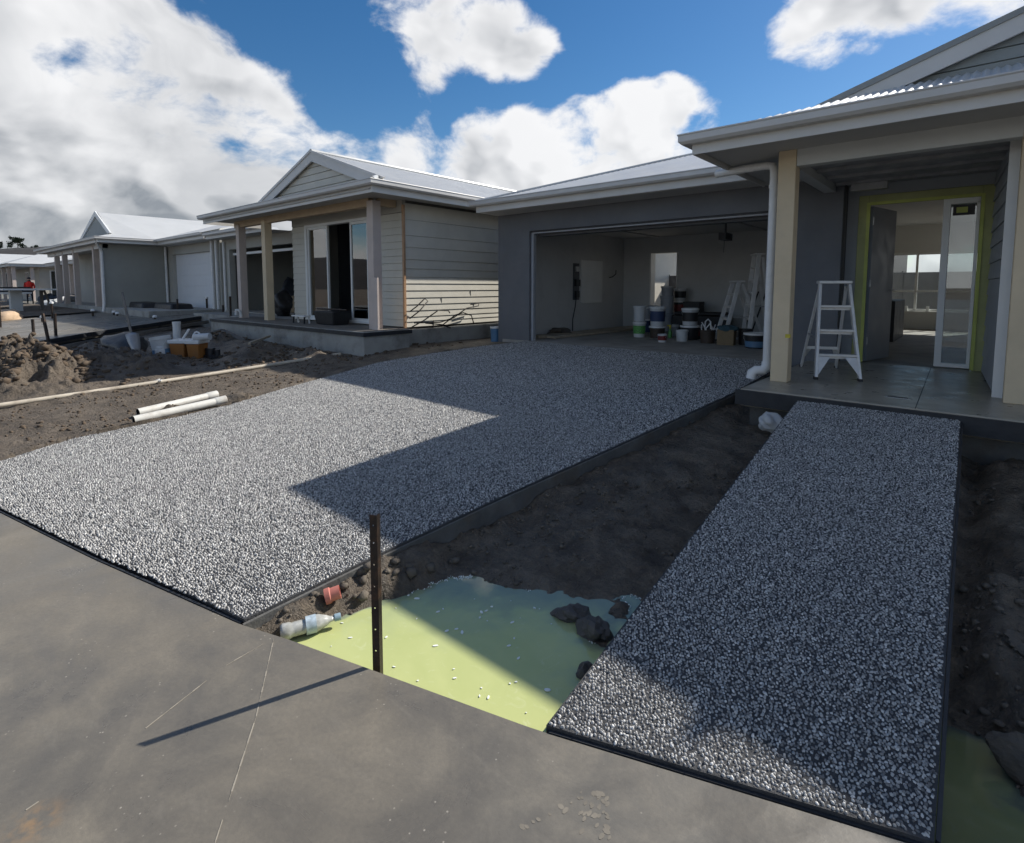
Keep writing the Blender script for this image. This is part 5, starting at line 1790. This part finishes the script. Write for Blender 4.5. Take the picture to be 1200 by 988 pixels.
o = bucket('bucket', 'blue bucket tucked by the left corner of the garage', (-8.03, 8.78, .34), .11, .38, 'blue_plastic', lid='white_pvc', handle=False)

# things on the neighbour's porch and garage
t = thing('folding_crate', 'black crate with bar handles in front of the open sliding door', 'crate', (-11.15, 6.72, NZ + .006))
MB().hexa([(-.36, -.2, 0), (.36, -.2, 0), (.36, .2, 0), (-.36, .2, 0)], [(-.42, -.24, .30), (.42, -.24, .30), (.42, .24, .30), (-.42, .24, .30)]).build('body', 'black_plastic', t, bevel=.02)
MB().tube([(-.62, -.02, .34), (.62, -.02, .34)], .02, 8).build('bar', 'steel_stake', t, smooth=True)
t = thing('low_trestle', 'low white and black trestle left of the black crate', 'trestle', (-12.05, 6.45, NZ + .006))
MB().bar((-.3, 0, .17), (.3, 0, .17), .16, .03).build('top', 'white_frame', t)
for s_ in (-.25, .25):
    MB().bar((s_, -.07, 0), (s_, -.05, .155), .03, .03).build('leg', 'black_plastic', t)
    MB().bar((s_, .07, 0), (s_, .05, .155), .03, .03).build('leg', 'white_frame', t)
o = link('rag_bag', lump_mesh('rag_bag', .55, .4, .52, 12, .5, 3), 'black_tarp', smooth='all')
o.location = (-18.4, 9.4, NZ + .45)
tag(o, 'black bag heap inside the neighbouring garage at left', 'bag')
o = link('rag_bag', lump_mesh('rag_bag', .38, .3, .36, 15, .5, 3), 'black_tarp', smooth='all')
o.location = (-15.95, 8.0, NZ + .32)
tag(o, 'black bag behind the second porch post', 'bag')
o = MB().hexa([(-.4, -.3, 0), (.4, -.3, 0), (.4, .3, 0), (-.4, .3, 0)], [(-.38, -.2, .55), (.38, -.2, .55), (.36, .3, .6), (-.36, .3, .6)]).box(-.38, .38, .22, .3, .6, .85).build('old_chair', 'cardboard', bevel=.04, seg=2)
o.location = (-17.2, 9.2, NZ)
tag(o, 'tan padded seat in the neighbouring garage between the posts', 'seat')

# ------------------------------------------------------------------ ladders


def step_ladder(name, label, loc, rz, h, wb, wt, dep, steps, group, gusset=True):
    t = thing(name, label, 'ladder', loc, rz, group)
    yt = dep * .36
    for s_ in (-1, 1):
        MB().bar((s_ * wb / 2, 0, 0), (s_ * wt / 2, yt, h), .030, .075, (0, 1, 0)).build('front_rail', 'aluminium', t, bevel=.003)
        MB().bar((s_ * wb * .46, dep, 0), (s_ * wt * .46, yt + .07, h - .05), .026, .05, (0, 1, 0)).build('rear_rail', 'aluminium', t, bevel=.003)
        MB().box(s_ * wb / 2 - .02, s_ * wb / 2 + .02, -.035, .035, -.002, .03).build('foot', 'black_plastic', t)
        MB().box(s_ * wb * .46 - .018, s_ * wb * .46 + .018, dep - .03, dep + .03, -.002, .03).build('foot', 'black_plastic', t)
        MB().bar((s_ * wb * .44, yt * .42, h * .42), (s_ * wb * .42, dep - (dep - yt) * .42, h * .42), .012, .02).build('spreader', 'galv', t)
    for k in range(1, steps + 1):
        f = k / (steps + 1)
        wv = (wb + (wt - wb) * f) / 2 - .012
        MB().box(-wv, wv, yt * f - .045, yt * f + .045, h * f - .012, h * f + .012).build('step', 'aluminium', t, bevel=.003)
        MB().bar((-wv, yt * f + .02, h * f - .03), (wv, yt * f + .02, h * f - .03), .006, .03).build('step_rib', 'aluminium', t)
    MB().box(-wt / 2 - .02, wt / 2 + .02, yt - .07, yt + .11, h - .012, h + .022).build('top_cap', 'aluminium', t, bevel=.006)
    f = 1 / (steps + 1)
    wv = (wb + (wt - wb) * f) / 2
    if gusset:
        for s_ in (-1, 1):
            MB().prism([(s_ * (wv - .01), yt * f - .035, h * f - .02), (s_ * (wv - .13), yt * f - .035, h * f - .02), (s_ * (wb / 2 - .02), .0 - .030, .06)], (0, .006, 0)).build('gusset', 'aluminium', t)
        MB().bar((-wb * .44, dep - (dep - yt) * f, h * f), (wb * .44, dep - (dep - yt) * f, h * f), .02, .035).build('rear_brace', 'aluminium', t)
        for s_ in (-1, 1):
            MB().prism([(s_ * wb * .44, dep - (dep - yt) * f, h * f), (s_ * wb * .25, dep - (dep - yt) * f, h * f), (s_ * wb * .45, dep - .01, .08)], (0, .006, 0)).build('gusset', 'aluminium', t)
    return t


LG = 'aluminium step ladders'
step_ladder('step_ladder', 'small aluminium step ladder standing open on the porch', (-1.19, 7.02, PZ), R(30) - R(8), 1.10, .44, .30, 1.05, 3, LG)
step_ladder('step_ladder', 'open aluminium ladder seen side-on inside the garage', (-3.98, 11.02, GZ), R(-50), 1.20, .44, .32, .84, 4, LG, False)
step_ladder('step_ladder', 'taller ladder folded behind the side-on one in the garage', (-3.52, 11.15, GZ), R(-60), 1.72, .5, .38, .45, 6, LG, False)

# ------------------------------------------------------------------ buckets and boxes in the garage
BG = 'paint buckets in the garage'
gar = lambda u, v: (lambda p: (p.x, p.y, GZ + .001))(pos(u, v, lambda x, y: GZ))


def up(loc, dz):
    return (loc[0], loc[1], loc[2] + dz)


a = gar(749, 395)
bucket('bucket', 'lower clear tub with green label at the left end of the garage pile', a, .135, .32, 'pale_plastic', lid='white_pvc', band='label_green', group=BG, handle=False)
bucket('bucket', 'upper clear tub at the left end of the garage pile', up(a, .345), .135, .32, 'pale_plastic', group=BG, lid='pale_plastic', handle=False)
a = gar(770, 396)
bucket('bucket', 'brown bucket with white lid under the navy paint bucket', a, .165, .24, 'bucket_brown', lid='white_pvc', group=BG, handle=False)
bucket('bucket', 'navy-labelled paint bucket stacked on the brown one', up(a, .26), .165, .40, 'pale_plastic', lid='white_pvc', band='label_navy', group=BG, rz=.6)
a = gar(781, 388)
bucket('bucket', 'grey drum under the tall grey drum in the pile', a, .17, .42, 'bucket_grey', lid='bucket_grey', group=BG, handle=False)
bucket('bucket', 'tall grey drum on top at the middle of the pile', up(a, .44), .165, .42, 'bucket_grey', lid='bucket_grey', group=BG, handle=False)
a = gar(796, 387)
bucket('bucket', 'red and black bucket in the middle of the tall stack', up(a, .37), .15, .36, 'label_black', band='label_red', lid='white_pvc', group=BG, handle=False)
bucket('bucket', 'black bucket at the bottom of the tall stack', a, .15, .35, 'label_black', lid='white_pvc', group=BG, handle=False)
bucket('bucket', 'black-labelled bucket with white lid on top of the tall stack', up(a, .75), .15, .30, 'pale_plastic', band='label_black', lid='white_pvc', group=BG, handle=False)
a = gar(765, 386)
bucket('bucket', 'slate bucket behind the navy paint bucket', a, .14, .60, 'bucket_grey', lid='bucket_grey', group=BG, handle=False)
a = gar(808, 398)
bucket('bucket', 'black bucket under the black-labelled one with wide white lid', a, .185, .28, 'label_black', lid='white_pvc', group=BG, handle=False)
bucket('bucket', 'black-labelled paint bucket on the wide white lid', up(a, .30), .165, .34, 'pale_plastic', band='label_black', lid='white_pvc', group=BG, rz=.5)
a = gar(799, 400)
bucket('bucket', 'small pale open bucket in front of the garage pile', a, .12, .23, 'pale_plastic', group=BG)
for (u, v, r_, h_, bod, lid_, bnd, lab) in (
        (757, 389, .12, .30, 'label_navy', 'white_pvc', None, 'navy drum between the clear tubs and the brown bucket'),
        (789, 394, .11, .24, 'bucket_grey', 'white_pvc', None, 'small grey tin right of the spray bottle'),
        (817, 397, .12, .26, 'label_black', 'bucket_grey', 'label_red', 'short black tin with red band left of the tool bucket'),
        (838, 397, .10, .20, 'pale_plastic', 'white_pvc', 'label_navy', 'small white tin with navy band behind the tool bucket'),
        (873, 404, .13, .30, 'label_black', None, None, 'open black pail left of the wide white lid'),
        (776, 401, .09, .16, 'pale_plastic', None, 'label_red', 'little open white pot in front of the spray bottle')):
    bucket('bucket', lab, gar(u, v), r_, h_, bod, lid=lid_, band=bnd, group=BG, handle=(lid_ is None))
bucket('bucket', 'grey tin stacked on the navy drum', up(gar(757, 389), .315), .12, .28, 'bucket_grey', lid='white_pvc', group=BG, handle=False)
bucket('bucket', 'third grey drum crowning the middle stack', up(gar(781, 388), .88), .15, .22, 'bucket_grey', lid='pale_plastic', group=BG, handle=False)
a = gar(785, 396)
t = thing('spray_bottle', 'yellow and green spray bottle between the paint buckets', 'bottle', a)
MB().lathe([(0, 0), (.04, 0), (.042, .12), (.02, .18), (.015, .2), (0, .2)], 14).build('body', 'label_green', t, smooth=True)
MB().lathe([(0, .2), (.02, .2), (.02, .25), (0, .25)], 12).box(-.07, .02, -.012, .012, .25, .28).build('trigger', 'yellow_plastic', t)
a = gar(885, 408)
bucket('bucket', 'dark bucket with wide white lid behind the white downpipe', a, .19, .26, 'label_black', lid='white_pvc', band='blue_plastic', group=BG, bz=(.1, .5))
a = gar(829, 402)
t = bucket('bucket', 'tool bucket with white frame handles in the garage', a, .15, .26, 'bucket_brown', group=BG, handle=False)
for k in range(5):
    an = k * 1.2
    MB().tube([(math.cos(an) * .1, math.sin(an) * .1, .1), (math.cos(an) * .12, math.sin(an) * .12, .30), (math.cos(an + .5) * .14, math.sin(an + .5) * .14, .36 + .02 * (k % 3))], .012, 6).build('tool_grip', 'white_pvc', t, smooth=True)
MB().tube([(-.06, 0, .28), (-.05, 0, .42), (0, 0, .47), (.05, 0, .42), (.06, 0, .28)], .014, 8).build('hoop', 'white_pvc', t, smooth=True)
a = gar(851, 404)
t = thing('cardboard_box', 'brown cardboard box with teal cloth in the garage', 'box', a, R(8))
MB().box(-.15, .15, -.12, .12, 0, .29).build('carton', 'cardboard', t, bevel=.003)
o = link('cloth', lump_mesh('cloth', .16, .13, .07, 91, .5, 3), 'cloth_teal', t, smooth='all')
o.location = (0, 0, .30)
a = gar(826, 390)
o = MB().box(-.75, .55, -.2, .2, 0, .42).box(-.7, .5, -.18, .18, .42, .50).build('tool_chest', 'black_plastic', bevel=.02)
o.location = a
o.rotation_euler = (0, 0, R(8))
tag(o, 'long dark chest behind the buckets in the garage', 'chest')
a = gar(812, 389)
o = MB().box(-.2, .2, -.15, .15, 0, .72).box(-.21, .21, -.16, .16, .66, .74).build('dark_carton', 'cabinet_dark', bevel=.01)
o.location = a
tag(o, 'upright dark box behind the wide white lid', 'box')
a = gar(866, 400)
for i, (dx, ln, lab) in enumerate(((0, 1.0, 'left dark roller pole leaning under the side-on ladder'), (.18, 1.1, 'right dark roller pole leaning under the side-on ladder'))):
    t = thing('roller_pole', lab, 'pole', (a[0] + dx, a[1], GZ), group='poles in the garage')
    MB().tube([(0, 0, 0), (.18, .55, ln)], .016, 8).build('pole', 'cabinet_dark', t, smooth=True)
    MB().tube([(-.1, 0, .05), (.1, 0, .05)], .03, 10).build('roller', 'bucket_grey', t, smooth=True)
# boards on the garage floor
for i, (x_, y0_, y1_, lab) in enumerate(((-7.25, 9.2, 13.3, 'pale board lying along the garage floor, nearest the side wall'), (-6.95, 9.35, 13.1, 'pale board lying along the garage floor, nearest the middle'))):
    o = MB().bar((x_, y0_, GZ + .03 + i * .002), (x_ + .22, y1_, GZ + .03), .24, .05).build('floor_board', 'timber_raw', bevel=.004)
    tag(o, lab, 'board', 'boards on the garage floor')
o = link('rubble_heap', lump_mesh('rubble_heap', .3, .25, .10, 19, .7, 3), 'dark_clod')
o.location = (-7.35, 10.2, GZ + .06)
tag(o, 'small dark rubble heap by the garage side wall', 'rubble')

# ------------------------------------------------------------------ far clutter and person
t = thing('work_table', 'pale work table on a grey block leg at the far left', 'table', (-33.0, 4.1, .45))
MB().box(-.9, .9, -.5, 1.3, 1.0, 1.07).build('top', 'white_frame', t)
MB().box(-.25, .25, -.2, .2, 0, 1.0).build('leg', 'beam_grey', t)
MB().bar((0, .9, 0), (0, .9, 1.0), .12, .12).build('leg', 'timber_grey', t)
MB().bar((.0, 1.25, .1), (0, 1.0, 1.0), .1, .08).build('leg', 'timber_grey', t)
t = thing('trailer_bed', 'dark flat trailer bed with white edge at the left picture edge', 'trailer', (-38, 4.0, .6))
MB().box(-1.8, 1.8, -.6, 1.1, .75, 1.0).build('bed', 'cabinet_dark', t)
MB().box(-1.82, 1.82, -.62, 1.12, .66, .74).build('edge', 'white_frame', t)
for s_ in (-1, 1):
    MB().tube([(s_ * 1.2, -.65, .25), (s_ * 1.2, -.45, .25)], .3, 16).build('wheel', 'black_plastic', t, smooth=True)
o = link('sand_pile', lump_mesh('sand_pile', .9, .6, .32, 44, .35, 3), 'sand', smooth='all')
o.location = (-27.5, 3.0, .45)
tag(o, 'heap of orange sand at the left edge before the work table', 'sand')
for i, (u, v, mat_, lab) in enumerate(((80, 350, 'black_tarp', 'dark rubbish heap left of the corner house porch'), (70, 352, 'beam_grey', 'grey bag heap before the corner house porch'), (58, 348, 'black_tarp', 'dark heap under the far house porch'), (93, 352, 'timber_grey', 'offcut heap at the foot of the corner house posts'))):
    p = pos(u, v + 8, lambda x, y: .45)
    o = link('rubbish_heap', lump_mesh('rubbish_heap', 1.1, .7, .45, 200 + i, .7, 3), mat_)
    o.location = (p.x, p.y, .6)
    tag(o, lab, 'heap', 'rubbish heaps down the street')

pr_ = thing('person', 'person in a red top and dark trousers standing by the far house', 'person', (-47.0, 6.55, .45), R(70))
sk = [(0, 0, .92), (0, .01, 1.15), (0, .0, 1.40), (0, .01, 1.50), (0, -.02, 1.60), (0, -.02, 1.72),
      (.10, 0, .88), (.12, -.02, .48), (.13, .03, .07), (.13, -.10, .04), (-.10, 0, .88), (-.12, -.04, .48), (-.14, .0, .07), (-.14, -.13, .04),
      (.19, 0, 1.41), (.25, .03, 1.14), (.22, -.10, .92), (.20, -.15, .85), (-.19, 0, 1.41), (-.26, .03, 1.14), (-.22, -.12, .95), (-.20, -.17, .88)]
ed = [(0, 1), (1, 2), (2, 3), (3, 4), (4, 5), (0, 6), (6, 7), (7, 8), (8, 9), (0, 10), (10, 11), (11, 12), (12, 13), (2, 14), (14, 15), (15, 16), (16, 17), (2, 18), (18, 19), (19, 20), (20, 21)]
rad = [.14, .14, .15, .06, .095, .08, .09, .065, .045, .04, .09, .065, .045, .04, .065, .05, .036, .035, .065, .05, .036, .035]
me = bpy.data.meshes.new('body')
me.from_pydata(sk, ed, [])
ob = bpy.data.objects.new('body', me)
COL.objects.link(ob)
ob.parent = pr_
md = ob.modifiers.new('skin', 'SKIN')
for i, v in enumerate(me.skin_vertices[0].data):
    v.radius = (rad[i], rad[i] * .8)
    v.use_root = (i == 0)
ob.modifiers.new('sub', 'SUBSURF').render_levels = 2
me.materials.append(MAT['work_dark'])
vest = MB().lathe([(.17, .95), (.185, 1.1), (.20, 1.3), (.19, 1.42), (.10, 1.50), (.07, 1.51)], 16)
vest.v = [(x * .95, y * .75, z) for x, y, z in vest.v]
vest.build('red_top', 'hi_vis_red', pr_, smooth=True)
for s_ in (-1, 1):
    MB().tube([(s_ * .19, 0, 1.42), (s_ * .25, .03, 1.14), (s_ * .225, -.06, 1.02)], [.06, .05, .042], 10).build('sleeve', 'hi_vis_red', pr_, smooth=True)
MB().lathe([(0, 1.56), (.07, 1.58), (.085, 1.65), (.075, 1.70), (0, 1.715)], 14, (0, -.03, 0)).build('face', 'skin', pr_, smooth=True)
MB().lathe([(.10, 1.66), (.10, 1.70), (.085, 1.76), (0, 1.79)], 14, (0, -.02, 0)).build('hat', 'work_dark', pr_, smooth=True)
